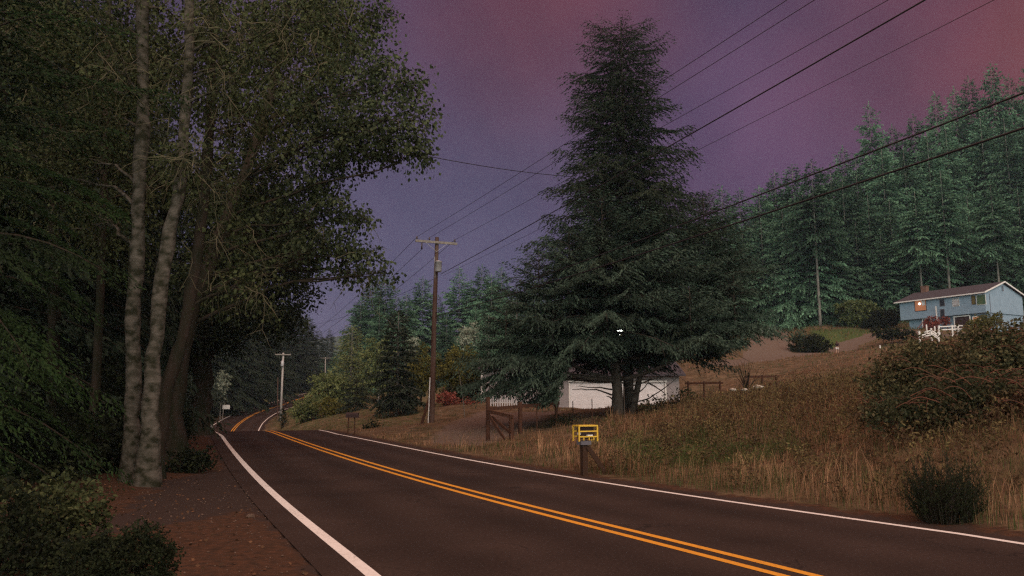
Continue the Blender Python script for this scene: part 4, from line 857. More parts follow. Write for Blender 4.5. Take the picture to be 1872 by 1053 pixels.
for n_, lo, hi, hs, wd in ((70000, 8, 20, .34, .006), (70000, 18, 36, .36, .012), (80000, 34, 75, .40, .026), (50000, 70, 135, .5, .06)):
    x, y = scatter(n_, lo, hi, power=.75)
    d, _, sd_ = road_dist(x, y); pn = hnoise(x * 1.3, y * 1.3); 
    ok = (d > .75 + .25 * np.abs(pn)) & ((sd_ > 0) | (y > 52)) & ~((sd_ < 0) & (d < 1.2))
    ok &= ~inpoly(x, y, DRV) | (rng.random(n_) < .12)
    gpx = near.__code__ and None
    q = np.zeros(n_, bool)
    for path, rad in ((PATH, 3.2), (PATH2, 2.2)):
        for (a, b), (c, e) in zip(path[:-1], path[1:]):
            tt = np.clip(((x - a) * (c - a) + (y - b) * (e - b)) / ((c - a) ** 2 + (e - b) ** 2), 0, 1); q |= np.hypot(x - a - tt * (c - a), y - b - tt * (e - b)) < rad
    ok &= ~q; ok &= ~((y > 58) & (y < 71) & (x > 3) & (x < 14)); x, y, d, sd_, pn = x[ok], y[ok], d[ok], sd_[ok], pn[ok]
    gr = inpoly(x, y, [tuple(P(a, b, c)[:2]) for a, b, c in [(1080, 810, 26), (1450, 785, 20), (1480, 830, 17), (1150, 855, 18)]]) * .75 + (x > 5.5) * (y < 10.5) * (x / y > .57) * .9 + .35 * (hnoise(x * .6 + 9, y * .6) > .55) + .5 * (y > 100) + .6 * (x < -6) * (y > 48)
    isg = rng.random(len(x)) < gr * 1.0 + .14 + .2 * (hnoise(x * 1.1 + 3, y * .9) > .35)
    tall = np.exp(-((d - 1.5) / 1.1) ** 2) * (sd_ > 0) * (y < 30) * (x / y > .03) * (.55 + .45 * np.sin(x * 1.7 + y * .8))
    h = hs * (.45 + .8 * rng.random(len(x))) * (1 + .25 * pn) * np.where(d < 1.2, .8, 1) + np.clip(tall, 0, 1) * .42 * rng.random(len(x))
    cell = np.sin(np.floor(x * 2.6) * 12.9898 + np.floor(y * 2.1) * 78.233) * 43758.5453; cell = cell - np.floor(cell)
    cel2 = np.sin(np.floor(x * .9 + .4 * np.sin(y)) * 39.35 + np.floor(y * .8 + .3 * np.sin(x)) * 11.13) * 24634.6345; cel2 = cel2 - np.floor(cel2)
    h = h * (.45 + .9 * cell) * (.65 + .7 * cel2) * np.where((sd_ > 0) & (y > 36) & (y < 110), .5, 1) * np.where((sd_ > 0) & (x / y < .12) & (y > 27), .5, 1)
    h = h + .32 * (np.hypot(x - nbx_[0], y - nbx_[1] + .7) < 1.3) * rng.random(len(x))
    tn_ = np.clip(.16 + .62 * np.clip(tall, 0, 1) + .30 * (cell - .4) + .34 * (cel2 - .45) + .16 * hnoise(x * .5, y * .5 + 4) + .16 * rng.standard_normal(len(x)), 0, 1)
    blades(dm, x[~isg], y[~isg], h[~isg], wd, rng, tn_[~isg], lean=.55); blades(gmb, x[isg], y[isg], h[isg] * .8, wd * 1.4, rng, np.clip(.4 + .3 * rng.standard_normal(isg.sum()), 0, 1))
tag(dm.build('dry_grass', M['grass_dry']), 'dry reddish-brown and straw-coloured grass covering the right bank', kind='stuff')
tag(gmb.build('green_grass', M['grass_green']), 'patches of green grass among the dry grass of the bank', kind='stuff')
# tall weeds with seed heads along the top of the bank
wm = MB()
n_ = 1500; pxw = 1225 + 440 * rng.random(n_) + 25 * rng.standard_normal(n_); yw = 24 + 9 * rng.random(n_) + 2.5 * rng.standard_normal(n_); xw = (pxw - CX) / F * yw
zw = ground_v(xw, yw)
for i in range(n_):
    h = .2 + .55 * rng.random(); a = rng.normal(size=2) * .12
    if i % 3 == 0: wm.tube([[xw[i], yw[i], zw[i]], [xw[i] + a[0] * .5, yw[i] + a[1] * .5, zw[i] + h * .6], [xw[i] + a[0], yw[i] + a[1], zw[i] + h]], [.008, .006, .004], 3, cap=False)
ix = np.repeat(np.arange(n_), 16); hw = (.2 + .42 * rng.random(n_) ** 1.5 * (1 + .5 * np.sin(xw * 2.2 + yw))); hh = hw[ix] * rng.random(len(ix)) ** .7 * 1.1; pos = np.c_[xw[ix] + rng.standard_normal(len(ix)) * .12, yw[ix] + rng.standard_normal(len(ix)) * .12, zw[ix] + hh]
leaves(wm, pos, rng.standard_normal((len(ix), 3)) + [0, 0, .5], .075, .022, rng, np.clip(.25 + .25 * rng.standard_normal(len(ix)), 0, 1))
M['weed'] = mat('weed', (.070, .040, .024), .9, .1, tint=(.21, .17, .07), trans=.1)
n_ = 420; pxw = 1080 + 900 * rng.random(n_); yw = 11.5 + 14 * rng.random(n_); xw = (pxw - CX) / F * yw; dw = road_dist(xw, yw)[0]; kp = dw > 1.2; xw, yw = xw[kp], yw[kp]; zw = ground_v(xw, yw)
ix = np.repeat(np.arange(len(xw)), 60); sz = (.25 + .5 * rng.random(len(xw)))[ix]; hh = sz * rng.random(len(ix)); pos = np.c_[xw[ix] + rng.standard_normal(len(ix)) * .16 * sz * 1.6, yw[ix] + rng.standard_normal(len(ix)) * .16 * sz * 1.6, zw[ix] + hh]
leaves(wm, pos, rng.standard_normal((len(ix), 3)) + [0, 0, .4], .06 + .05 * rng.random(len(ix)), .018, rng, np.clip((.05 + .7 * rng.random(len(xw)) ** 2)[ix] + .12 * rng.standard_normal(len(ix)), 0, 1))
tag(wm.build('tall_weeds', M['weed']), 'tall brown weeds along the top of the bank', kind='stuff')
# leaf litter and pebbles on the left shoulder, undergrowth in the woods
lm = MB(); x = -13 + 14 * rng.random(9000); y = 4 + 34 * rng.random(9000) ** 1.3; x = x - (y - 6) * .42; d, _, sd_ = road_dist(x, y)
ok = (sd_ < 0) & (d > .3 + rng.exponential(.3, len(x))) & (rng.random(len(x)) < np.clip(.12 + d * .22, 0, 1)); x, y = x[ok], y[ok]
leaves(lm, np.c_[x, y, ground_v(x, y) + .012], np.c_[rng.standard_normal((len(x), 2)), rng.random(len(x)) * .3], .05, .02, rng, rng.random(len(x)))
M['litter_leaf'] = mat('litter_leaf', (.045, .026, .016), .85, .1, tint=(.15, .075, .040))
tag(lm.build('leaf_litter', M['litter_leaf']), 'fallen leaves scattered over the dirt on the left', kind='stuff')
pm = MB(); x = -9 + 10 * rng.random(2600); y = 4.5 + 12 * rng.random(2600); x = x - (y - 6) * .4; d, _, sd_ = road_dist(x, y); ok = (sd_ < 0) & (d > .35) & (d < 5); x, y = x[ok], y[ok]; z = ground_v(x, y)
for i in range(len(x)):
    r = .006 + .016 * rng.random() ** 3
    v = np.array([[1, 0, .1], [-.2, .9, 0], [-.8, -.1, .15], [.1, -1, 0], [0, .1, .75], [.1, 0, -.6]]) * r * (.7 + .6 * rng.random((6, 1))) + [x[i], y[i], z[i] + r * .3]
    pm.add(v, [[0, 1, 4], [1, 2, 4], [2, 3, 4], [3, 0, 4], [1, 0, 5], [2, 1, 5], [3, 2, 5], [0, 3, 5]])
tag(pm.build('gravel', M['stone']), 'small stones scattered on the dirt shoulder', kind='stuff')
fm = MB(); x = -30 + 30 * rng.random(1500); y = 9 + 34 * rng.random(1500); x = x - (y - 6) * .35; d, _, sd_ = road_dist(x, y); ap = inpoly(x, y, groundpoly([(180, 975, 0), (300, 880, 0), (450, 845, 0), (560, 905, 0), (330, 990, 0), (-300, 1060, 0), (-600, 1000, 0)]))
ok = (sd_ < 0) & (d > 3.5) & ~ap; x, y = x[ok], y[ok]; z = ground_v(x, y)
k = 26; ix = np.repeat(np.arange(len(x)), k); a = rng.random(len(ix)) * 6.28; rad = .5 * rng.random(len(ix)) ** .5
pos = np.c_[x[ix] + np.cos(a) * rad, y[ix] + np.sin(a) * rad, z[ix] + .06 + .45 * rng.random(len(ix)) * (1 - rad)]
leaves(fm, pos, np.c_[np.cos(a), np.sin(a), .3 - rng.random(len(ix))], .16, .04, rng, rng.random(len(ix)))
tag(fm.build('undergrowth', M['leaf_dark']), 'dark ferns and undergrowth on the floor of the left woods', kind='stuff')
# ------------------------------------------------------------------ utility poles and wires
def fin(mb, name, m, root, smooth=False):
    o = mb.build(name, m, root, smooth=smooth, loc=np.array(root.location)); o.location = (0, 0, 0); return o
WD = np.array([.925, .38, 0.])
b = GP(789, 43); top = P(799, 434, 43); po = empty('utility_pole', b, 'brown wooden utility pole with one crossarm and a grey can, beside the corral driveway', 'utility pole')
t = MB(); t.tube([b + [0, 0, -.4], (b + top) / 2 + [-.02, 0, 0], top], [.155, .135, .105], 14); fin(t, 'pole', M['pole'], po, True)
ac = P(798.5, 444, 43) + [0, -.16, 0]; t = MB(); A0, A1 = ac - WD * 1.22, ac + WD * 1.22; t.bar(A0, A1, .10, .13); fin(t, 'crossarm', M['arm'], po)
for sgn in (-1, 1):
    t = MB(); t.bar(ac + WD * sgn * .62 + [0, -.06, -.06], ac + [0, -.03, -.55], .035, .015); fin(t, 'brace', M['metal'], po)
INS = []
for o_ in (-1.14, -.42, 1.08):
    p = ac + WD * o_ + [0, 0, .065]; INS.append(p + [0, 0, .16]); t = MB(); t.lathe(p, [(.015, 0), (.015, .05), (.06, .06), (.055, .1), (.03, .11), (.05, .14), (.03, .19), (.001, .2)], 10); fin(t, 'insulator', M['porcelain'], po, True)
t = MB(); p = ac - WD * .85 + [0, 0, -.08]; t.tube([p, p + [0, 0, -.38]], [.03, .05], 8); fin(t, 'cutout', M['porcelain'], po, True)
can = P(800.5, 489, 43) + [.05, -.30, 0]; t = MB(); t.lathe(can, [(.001, -.31), (.17, -.30), (.19, -.26), (.19, .24), (.21, .25), (.21, .29), (.10, .33), (.001, .35)], 16); cn = fin(t, 'transformer_can', M['metal'], po, True)
for q in (-.08, .08):
    t = MB(); t.lathe(can + [q, 0, .3], [(.03, 0), (.045, .05), (.03, .08), (.045, .12), (.02, .2), (.001, .22)], 8); fin(t, 'bushing', M['white'], cn, True)
t = MB(); t.tube([P(795.5, 509, 43) + [0, -.1, 0], P(795, 470, 43) + [0, -.12, 0]], [.02, .02], 6); fin(t, 'sleeve', M['metal'], po)
t = MB(); t.tube([b + [-.17, -.14, 0], P(790, 690, 43) + [-.10, -.17, 0]], [.03, .03], 8); fin(t, 'conduit', M['white'], po)
bb_ = empty('prop_board', GP(771, 43), 'dark board leaning against the base of the brown utility pole', 'board')
t = MB(); t.bar(GP(771, 43) + [0, -.1, 0], P(786, 727, 43) + [0, -.15, 0], .16, .05); fin(t, 'plank', M['wood_rail'], bb_)
sp_ = MB(); q0, q1 = GP(850, 50), P(838, 676, 50); sp_.tube([q0, (q0 + q1) / 2 + [.05, 0, 0], q1], [.03, .025, .015], 6); o = sp_.build('leaning_stick', M['bark_grey'], loc=q0); tag(o, 'pale dead stick leaning in front of the yellow-green tree', 'stick')
def pole_small(px, topy, Y, arm, label, m, lean=3, can_=True, pxt=None, grd=True):
    b = GP(px, Y); tp = P(pxt or px + lean, topy, Y); r = empty('utility_pole', b, label, 'utility pole'); t = MB(); t.tube([b + [0, 0, -.5], tp], [.17, .12], 10); fin(t, 'pole', m, r, True)
    c = tp + [0, -.18, -.25]; dr = unit(np.array([.95, .3, 0])); t = MB(); t.bar(c - dr * arm, c + dr * arm, .12, .15); fin(t, 'crossarm', M['arm'], r)
    for q in (-.95, -.4, .95):
        t = MB(); t.lathe(c + dr * arm * q + [0, 0, .07], [(.02, 0), (.06, .06), (.05, .16), (.001, .2)], 8); fin(t, 'insulator', M['porcelain'], r)
    if can_: t = MB(); t.lathe(tp + [.02, -.3, -1.9], [(.001, 0), (.2, .02), (.22, .1), (.22, .7), (.1, .8), (.001, .85)], 12); fin(t, 'transformer_can', M['metal'], r, True)
    return c, dr
pc2, pd2 = pole_small(513, 645, 108, 1.05, 'pale grey utility pole standing by the far bend of the road', M['pole_grey'], pxt=518)
pc3, pd3 = pole_small(594, 653, 215, 1.3, 'small far utility pole showing above the bushes at the bend', M['pole_grey'], pxt=595, can_=False)
rshrub('ivy_clump', 'dark clump of ivy at the foot of the pale grey pole', 'ivy', 517, 100, [(517, 768, 7, 12), (518, 752, 3, 8)], M['leaf_dark'], .16, 131)
b = GP(507, 118); pq = MB(); pq.tube([b, P(508, 690, 118)], [.09, .07], 8); o = pq.build('wooden_post', M['pole'], loc=b); tag(o, 'thin dark post behind the pale grey pole at the bend', 'post')
def wire(label, a, b, sag, r, n=28):
    a, b = np.array(a), np.array(b); t_ = np.linspace(0, 1, n)[:, None]; p = a * (1 - t_) + b * t_; p[:, 2] -= (4 * sag * t_ * (1 - t_))[:, 0]
    m_ = MB(); m_.tube(p, r, 5); o = m_.build('power_line', M['wire'], loc=a); return tag(o, label, 'cable', 'overhead cables')
def at_h(px, py, z): d = raydir(px, py); return np.array([d[0], d[1], d[2]]) * ((z - EYE) / d[2]) + [0, 0, EYE]
def ext(a, b, k=1.9): return a + (b - a) * k
for i, (tp, lab) in enumerate([((1408, 0), 'thin overhead wire from the left end of the crossarm, leftmost at the top edge'), ((1457, 0), 'thin overhead wire from the middle insulator, second from the left at the top edge'), ((1588, 0), 'thin overhead wire from the right end of the crossarm, third at the top edge')]):
    A_ = INS[i]; B_ = at_h(*tp, A_[2] - .25); wire(lab, A_, ext(A_, B_), .25, .0085)
A_ = P(806, 501, 43); B_ = at_h(1655, 0, A_[2] - .1); wire('thick black overhead cable running from the grey can over the tall fir', A_, ext(A_, B_), .2, .016)
wire('fine overhead wire lying just below the thick black cable', A_ + [.1, 0, -.1], ext(A_, at_h(1752, 0, A_[2] - .1)), .25, .006)
A_ = P(796, 572, 43); B_ = at_h(1872, 127, A_[2] - .1); wire('upper of the two low black cables crossing in front of the firs', A_, ext(A_, B_, 1.7), .35, .016)
A_ = P(796, 578, 43); B_ = at_h(1872, 194, A_[2] - .15); wire('lower and thicker of the two low black cables crossing in front of the firs', A_, ext(A_, B_, 1.7), .35, .021)
wire('black cable running back from the brown pole down towards the bend', P(792, 578, 43), P(594, 700, 215), .9, .016)
for i, q in enumerate((-1, -.4, 1)):
    wire(['left', 'middle', 'right'][i] + ' wire of the three running back from the brown pole crossarm to the far pole', [INS[0], ac - WD * .85 + [0, 0, -.46], INS[2]][i], pc2 + pd2 * q + [0, 0, .2], 1.1, .012)
wire('fine cable running from below the grey can back to the left', P(793, 510, 43), P(560, 595, 108), .5, .012)
wire('service cable crossing from the left maple towards the tall fir', P(560, 235, 24), P(1046, 323, 38.6), .25, .016)
# ------------------------------------------------------------------ corral fence and gate
def post(name, px, py0, py1, Y, r, m, root, sq=True):
    a = P(px, py1, Y); a[2] = min(a[2], ground(a[0], a[1])) - .2; t = MB(); (t.bar if 0 else t.tube)([a, P(px, py0, Y)], [r, r * .95], 8); return fin(t, name, m, root)
cb = GP(892, 31); cf = empty('corral_fence', cb, 'brown wooden corral fence with braced posts beneath the broad fir', 'fence')
for px, y0, y1, Y, r in ((892, 726, 808, 31, .085), (935, 758, 805, 30, .10), (951, 735, 800, 33, .09), (1017, 723, 772, 36, .08)): post('post', px, y0, y1, Y, r, M['wood_rail'], cf)
for a, c in (((890, 748, 30.9), (1022, 737, 36.1)), ((892, 752, 30.8), (938, 762, 29.9))): t = MB(); t.bar(P(*a), P(*c), .07, .13); fin(t, 'rail', M['wood_rail'], cf)
for a, c in (((893, 758, 30.8), (922, 802, 30.1)), ((899, 762, 30.8), (934, 792, 29.9))): t = MB(); t.bar(P(*a), P(*c), .06, .10); fin(t, 'brace', M['wood_rail'], cf)
for k, (px, y0, y1, Y, lab) in enumerate([(982, 744, 778, 34, 'thin steel fence post between the two dark corral posts'), (1048, 733, 760, 38, 'thin steel fence post right of the corral fence'), (1083, 729, 764, 36, 'thin steel fence post in front of the white garage door, left of the fir trunks'), (1143, 706, 762, 34, 'thin pale stick standing between the two fir trunks')]):
    a = GP(px, Y); t = MB(); t.bar(a - [0, 0, .2], P(px + (-3 if k == 3 else -1), y0, Y), .04, .03); o = t.build('fence_post', M['wood_rail'] if k < 3 else M['bark_fir'], loc=a); tag(o, lab, 'post')
# rail fence on the meadow behind the bank
for k, (x0, x1, y0, y1, Y) in enumerate([(1252, 1322, 701, 700, 46), (1362, 1425, 689, 688, 46)]):
    r = empty('rail_fence', GP(x0, Y), ['low dark rail fence just right of the garage', 'low dark rail fence by the twiggy sapling on the meadow'][k], 'fence'); t = MB(); t.bar(P(x0, y0, Y), P(x1, y1, Y), .06, .12); fin(t, 'rail', M['wood_rail'], r)
    for q in np.linspace(x0 + 6, x1 - 6, 3): post('post', q, y0 - 4, y0 + 22, Y, .06, M['wood_rail'], r)
# ------------------------------------------------------------------ yellow newspaper box
nb0 = GP(1071, 18); rz = R_(24); nbx = empty('newspaper_box', nb0, 'yellow open-sided newspaper box on a wooden post at the road edge', 'newspaper box', rz=rz)
W, Dp, z0, z1 = .50, .30, P(1070, 805, 18)[2] - nb0[2], P(1070, 778, 18)[2] - nb0[2]
def lp(mb, name, m, par=None): o = mb.build(name, m, par or nbx); return o
t = MB(); t.box((0, 0, z1), (W, Dp, .03)); lp(t, 'top_panel', M['yellow'])
for sx in (-1, 1):
    for sy in (-1, 1): t = MB(); t.box((sx * (W / 2 - .012), sy * (Dp / 2 - .012), (z0 + z1) / 2 - .016), (.03, .03, z1 - z0)); lp(t, 'corner_post', M['yellow'])
for zz in (.63, .27):
    t = MB(); t.box((0, -Dp / 2 + .008, z0 + (z1 - z0) * zz), (W - .06, .02, .028)); lp(t, 'rail', M['yellow'])
    t = MB(); t.box((0, Dp / 2 - .008, z0 + (z1 - z0) * zz), (W - .06, .02, .028)); lp(t, 'rail', M['yellow'])
for q in (-.12, .02, .14): t = MB(); t.box((q, -Dp / 2 + .01, z0 + .045), (.022, .016, .075)); lp(t, 'picket', M['yellow'])
t = MB(); t.box((.03, .04, (z0 + z1) / 2), (.34, .16, z1 - z0 - .07)); lp(t, 'inner_box', M['box_dark'])
t = MB(); t.box((.06, -.075, z0 + .115), (.13, .10, .03)); t.box((-.20, -.07, z0 + .16), (.05, .06, .05)); lp(t, 'papers', M['paper'])
t = MB(); t.box((-.04, 0, z0 - .05), (.26, .22, .09)); lp(t, 'base', M['slate'])
t = MB(); t.box((-.04, 0, (z0 - .1) / 2 - .1), (.13, .13, z0 + .1)); lp(t, 'post', M['post_dark'])
t = MB(); t.bar((.02, -.07, z0 - .14), (.42, -.15, .06), .05, .10); lp(t, 'brace', M['post_dark'])
# mailbox, sign, markers
b = GP(645, 38.5); r = empty('mailbox', b, 'dark mailbox on two thin legs beside the road crest', 'mailbox'); c = P(644, 761, 38.5)
t = MB(); t.box(c, (.60, .26, .12)); t.tube([c + [-.30, 0, .06], c + [.30, 0, .06]], [.13, .13], 14); fin(t, 'box', M['box_dark'], r)
for q in (-.17, .12): t = MB(); t.tube([c + [q, 0, 0], [c[0] + q * 1.2, c[1], b[2] - .2]], [.025, .03], 6); fin(t, 'leg', M['wood_rail'], r)
b = GP(413, 118); r = empty('road_sign', b, 'small blank white board on a post at the far bend', 'sign'); c = P(413.5, 744, 118); t = MB(); t.box(c + [0, 0, 0], (1.1, .03, .62)); fin(t, 'board', M['white'], r); t = MB(); t.tube([[c[0] - .45, c[1] + .05, b[2] - .2], [c[0] - .45, c[1] + .05, c[2] + .2]], [.04, .04], 6); fin(t, 'leg', M['pole_grey'], r)
b = GP(381, 40); r = empty('marker_post', b, 'thin marker post with a red upper end beside the massive maple trunk', 'marker post')
t = MB(); t.box((b + P(380, 752, 40)) / 2 * [1, 1, 1], (.06, .04, 1.0)); fin(t, 'post', M['white'], r); t = MB(); t.box(P(380, 743, 40), (.07, .05, .55)); fin(t, 'red_band', M['red'], r)
b = GP(386, 41); t = MB(); t.box(b + [0, 0, .35], (.08, .08, .75)); tag(t.build('marker_post', M['pole_grey'], loc=b), 'short pale post right of the red-topped marker', 'marker post')
smalltree('sapling', 'pale-leaved sapling behind the massive maple, left of the white board', 402, 120, (402, 700), [(402, 708, 16, 20), (408, 690, 9, 12), (396, 725, 12, 12)], M['leaf_pale'], M['bark_grey'], .28, 77, dens=.9)
b = GP(1365, 45); rngs = np.random.default_rng(9); sb = MB()
for _ in range(16): e = b + [rngs.normal() * .5, rngs.normal() * .3, 1.0 + .9 * rngs.random()]; sb.tube(bez(b, e, rngs, .1, 6, .05), np.linspace(.025, .006, 6), 4, cap=False)
tag(sb.build('twiggy_sapling', M['bark_dark'], loc=b), 'leafless twiggy sapling on the meadow behind the bank', 'sapling')
for k, (px, y0, y1, Y) in enumerate([(1398, 671, 684, 88), (1609, 631, 644, 100)]):
    c = GP(px, Y); h = P(px, y0, Y)[2] - c[2]; t = MB(); t.lathe(c, [(.09, -.1), (.085, h * .85), (.10, h * .86), (.10, h * .93), (.05, h), (.001, h + .01)], 10)
    tag(t.build('marker_post', M['white'], loc=c), ['short white marker post on the meadow left of the round bush', 'short white marker post beside the gravel drive left of the brambles'][k], 'marker post')
for k, px in enumerate((1393, 1405)):
    c = P(px, 602, 126); g0 = ground(c[0], c[1]); t = MB(); t.lathe((c[0], c[1], g0), [(.16, -.2), (.13, c[2] - g0 - .5), (.2, c[2] - g0 - .42), (.26, c[2] - g0 - .2), (.22, c[2] - g0 + .1), (.09, c[2] - g0 + .3), (.001, c[2] - g0 + .34)], 12)
    tag(t.build('gate_post', M['white'], loc=(c[0], c[1], g0)), ['left', 'right'][k] + ' of the two small white-topped gate posts at the head of the driveway', 'gate post')
for k, (px, Y, s, lab) in enumerate([(1340, 44, .22, 'pale stone left of the twiggy sapling'), (1362, 43, .22, 'pale stone at the foot of the twiggy sapling'), (1385, 43, .30, 'largest pale stone, right of the twiggy sapling')]):
    c = GP(px, Y); rg = np.random.default_rng(k); t = MB(); t.lathe((0, 0, 0), [(.001, .42), (.5, .34), (.95, .12), (1, -.1), (.6, -.4)], 9); t.v[0] = t.v[0] * s * (1 + .15 * rg.standard_normal((len(t.v[0]), 1))) + c + [0, 0, .25]
    tag(t.build('stone', M['stone_white'], loc=c, smooth=True), lab, 'stone')
c = P0(458, 945); t = MB(); rg = np.random.default_rng(8); t.lathe((0, 0, 0), [(.001, .6), (.6, .45), (1, .1), (.8, -.3)], 7); t.v[0] = t.v[0] * .07 * (1 + .2 * rg.standard_normal((len(t.v[0]), 1))) + c; tag(t.build('stone', M['stone'], loc=c), 'small brown stone on the dirt shoulder at the end of the driveway', 'stone')
# ------------------------------------------------------------------ garage, grey cottage, picket fence
gb = GP(1130, 60); gz0 = gb[2] - .05
x0, x1 = P(1022, 740, 60)[0], P(1243, 740, 60)[0]; gr_ = empty('garage', (x0, 60, gz0), 'white garage with a wide panelled door behind the fir trunks', 'garage'); Wg = x1 - x0
def gp(mb, name, m, par=None): return mb.build(name, m, par or gr_)
t = MB(); H_ = 2.75; dpx0, dpx1 = .75, Wg - 1.0
t.box((dpx0 / 2, .1, H_ / 2), (dpx0, .2, H_)); t.box(((dpx1 + Wg) / 2, .1, H_ / 2), (Wg - dpx1, .2, H_)); t.box(((dpx0 + dpx1) / 2, .1, (H_ + 2.2) / 2), (dpx1 - dpx0, .2, H_ - 2.2)); t.box((.1, 4.2, H_ / 2), (.19, 8, H_)); t.box((Wg - .1, 4.2, H_ / 2), (.19, 8, H_)); t.box((Wg / 2, 8.2, H_ / 2), (Wg, .2, H_)); gp(t, 'wall', M['grey_wall'])
t = MB()
for k in range(4): t.box(((dpx0 + dpx1) / 2, .12, .275 + .55 * k), (dpx1 - dpx0 - .24, .06, .546))
gp(t, 'garage_door', M['garage'])
for q in (dpx0 + .06, dpx1 - .06): t = MB(); t.box((q, .02, 1.13), (.12, .10, 2.26)); gp(t, 'trim', M['white'])
t = MB(); t.box(((dpx0 + dpx1) / 2, .02, 2.3), (dpx1 - dpx0 + .1, .10, .13)); gp(t, 'trim', M['white'])
t = MB(); rz_ = 1.5
v = np.array([[-.4, -.5, H_ - .05], [Wg + .4, -.5, H_ - .05], [Wg + .4, 4.2, H_ + rz_], [-.4, 4.2, H_ + rz_], [Wg + .4, 8.9, H_ - .05], [-.4, 8.9, H_ - .05]]); v = np.concatenate([v, v + [0, 0, .14]])
t.add(v, [[0, 3, 2, 1], [3, 5, 4, 2], [6, 7, 8, 9], [9, 8, 10, 11], [0, 1, 7, 6], [5, 11, 10, 4], [1, 2, 8, 7], [2, 4, 10, 8], [0, 6, 9, 3], [3, 9, 11, 5]]); gp(t, 'roof', M['roof'])
cb_ = GP(900, 62); X0, X1 = P(880, 720, 62)[0], P(1012, 720, 62)[0]; co = empty('cottage', (X0, 62, cb_[2] - .1), 'low grey cottage half hidden behind the left boughs of the broad fir', 'cottage'); Wc = X1 - X0; Hc = P(880, 677, 62)[2] - cb_[2] + .1
t = MB(); t.box((Wc / 2, 2.5, Hc / 2), (Wc, 5, Hc)); t.build('wall', M['grey_wall'], co)
t = MB(); t.box((.03, -.03, Hc / 2), (.14, .14, Hc)); t.build('corner_trim', M['white'], co)
t = MB(); v = np.array([[-.3, -.4, Hc], [Wc + .3, -.4, Hc], [Wc + .3, 2.5, Hc + .9], [-.3, 2.5, Hc + .9], [Wc + .3, 5.4, Hc], [-.3, 5.4, Hc]]); v = np.concatenate([v, v + [0, 0, .12]])
t.add(v, [[0, 3, 2, 1], [3, 5, 4, 2], [6, 7, 8, 9], [9, 8, 10, 11], [0, 1, 7, 6], [5, 11, 10, 4], [1, 2, 8, 7], [2, 4, 10, 8], [0, 6, 9, 3], [3, 9, 11, 5]]); t.build('roof', M['roof'], co)
for q in (1.6, 3.6): t = MB(); t.box((q, -.02, 1.5), (.8, .06, .9)); f_ = t.build('window', M['white'], co); t = MB(); t.box((q, -.035, 1.5), (.66, .06, .76)); t.build('pane', M['glass'], f_)
fb_ = GP(893, 57); pf = empty('picket_fence', fb_, 'white picket fence in front of the grey cottage', 'fence'); t = MB()
xa, xb = P(893, 735, 57)[0], P(948, 735, 57)[0]
for q in np.arange(xa, xb, .17):
    zg = ground(q, 57); t.box((q, 57, zg + .42), (.09, .03, .84)); t.bar((q, 57, zg + .83), (q, 57, zg + .92), .045, .03)
fin(t, 'pickets', M['curtain'], pf)
for h in (.25, .65): t = MB(); t.bar((xa, 57.04, ground(xa, 57) + h), (xb, 57.04, ground(xb, 57) + h), .04, .07); fin(t, 'rail', M['white'], pf)
# yard lamp glimpsed through a chink in the fir
lb = GP(1133, 54); lh = P(1133, 606, 54); yo = empty('yard_light', lb, 'bright white yard light on a pole, glimpsed through the broad fir', 'lamp')
t = MB(); t.tube([lb - [0, 0, .3], [lb[0], lb[1] + .5, lb[2] + 3], [lh[0], lh[1] + .5, lh[2] + .5]], [.11, .10, .08], 8); fin(t, 'pole', M['pole'], yo, True)
t = MB(); t.tube([lh + [0, .5, .4], lh + [0, .1, .38]], [.03, .03], 6); t.lathe(lh + [0, 0, .0], [(.02, .42), (.12, .36), (.26, .22), (.28, .18)], 12); fin(t, 'lamp_shade', M['metal'], yo, True)
t = MB(); t.lathe(lh, [(.001, -.24), (.14, -.18), (.23, -.02), (.20, .12), (.08, .2)], 12); fin(t, 'bulb', M['yard_bulb'], yo, True)
# ------------------------------------------------------------------ blue house on the hill
h0 = np.array([60.3, 119.5]); ud = unit(np.array([6.3, -11.5])); bd = np.array([-ud[1], ud[0]])
if bd[0] < 0: bd = -bd
Lh = 13.1; zb = ground(66.6, 108) ; 
def wall_px(px, py):
    d = np.array(raydir(px, py)); A_ = np.array([[d[0], -ud[0]], [d[1], -ud[1]]]); t_, s = np.linalg.solve(A_, h0); return s, EYE + d[2] * t_
z_over = (wall_px(1808, 575)[1] + wall_px(1660, 580)[1]) / 2; z_eave = (wall_px(1804, 537)[1] + wall_px(1660, 549)[1]) / 2; z_bot = wall_px(1690, 606)[1]
hz = z_bot - .6; ho = empty('blue_house', (h0[0], h0[1], hz), 'two-storey light blue house with a brown roof on the hill', 'house', rz=math.atan2(ud[1], ud[0]))
def hp(mb, name, m, par=None): return mb.build(name, m, par or ho)
def wl(px, py): s, z = wall_px(px, py); return s, z - hz
zo, ze = z_over - hz, z_eave - hz; Dh = 9.4
t = MB(); t.box((Lh / 2, Dh / 2, (zo + ze) / 2), (Lh, Dh, ze - zo))
t.add([[0, 0, ze], [0, Dh, ze], [0, Dh / 2, ze + 1.6], [Lh, 0, ze], [Lh, Dh, ze], [Lh, Dh / 2, ze + 1.6]], [[0, 2, 1], [3, 4, 5]]); 
for k in range(12): t.box((Lh / 2, -.006, zo + .12 + k * (ze - zo) / 12), (Lh, .02, .02))
hp(t, 'upper_wall', M['siding_blue'])
t = MB(); t.box((Lh / 2 + .3, Dh / 2 + .5, zo / 2 - 1.5), (Lh - .9, Dh - .9, zo + 3)); hp(t, 'lower_wall', M['siding_blue'])
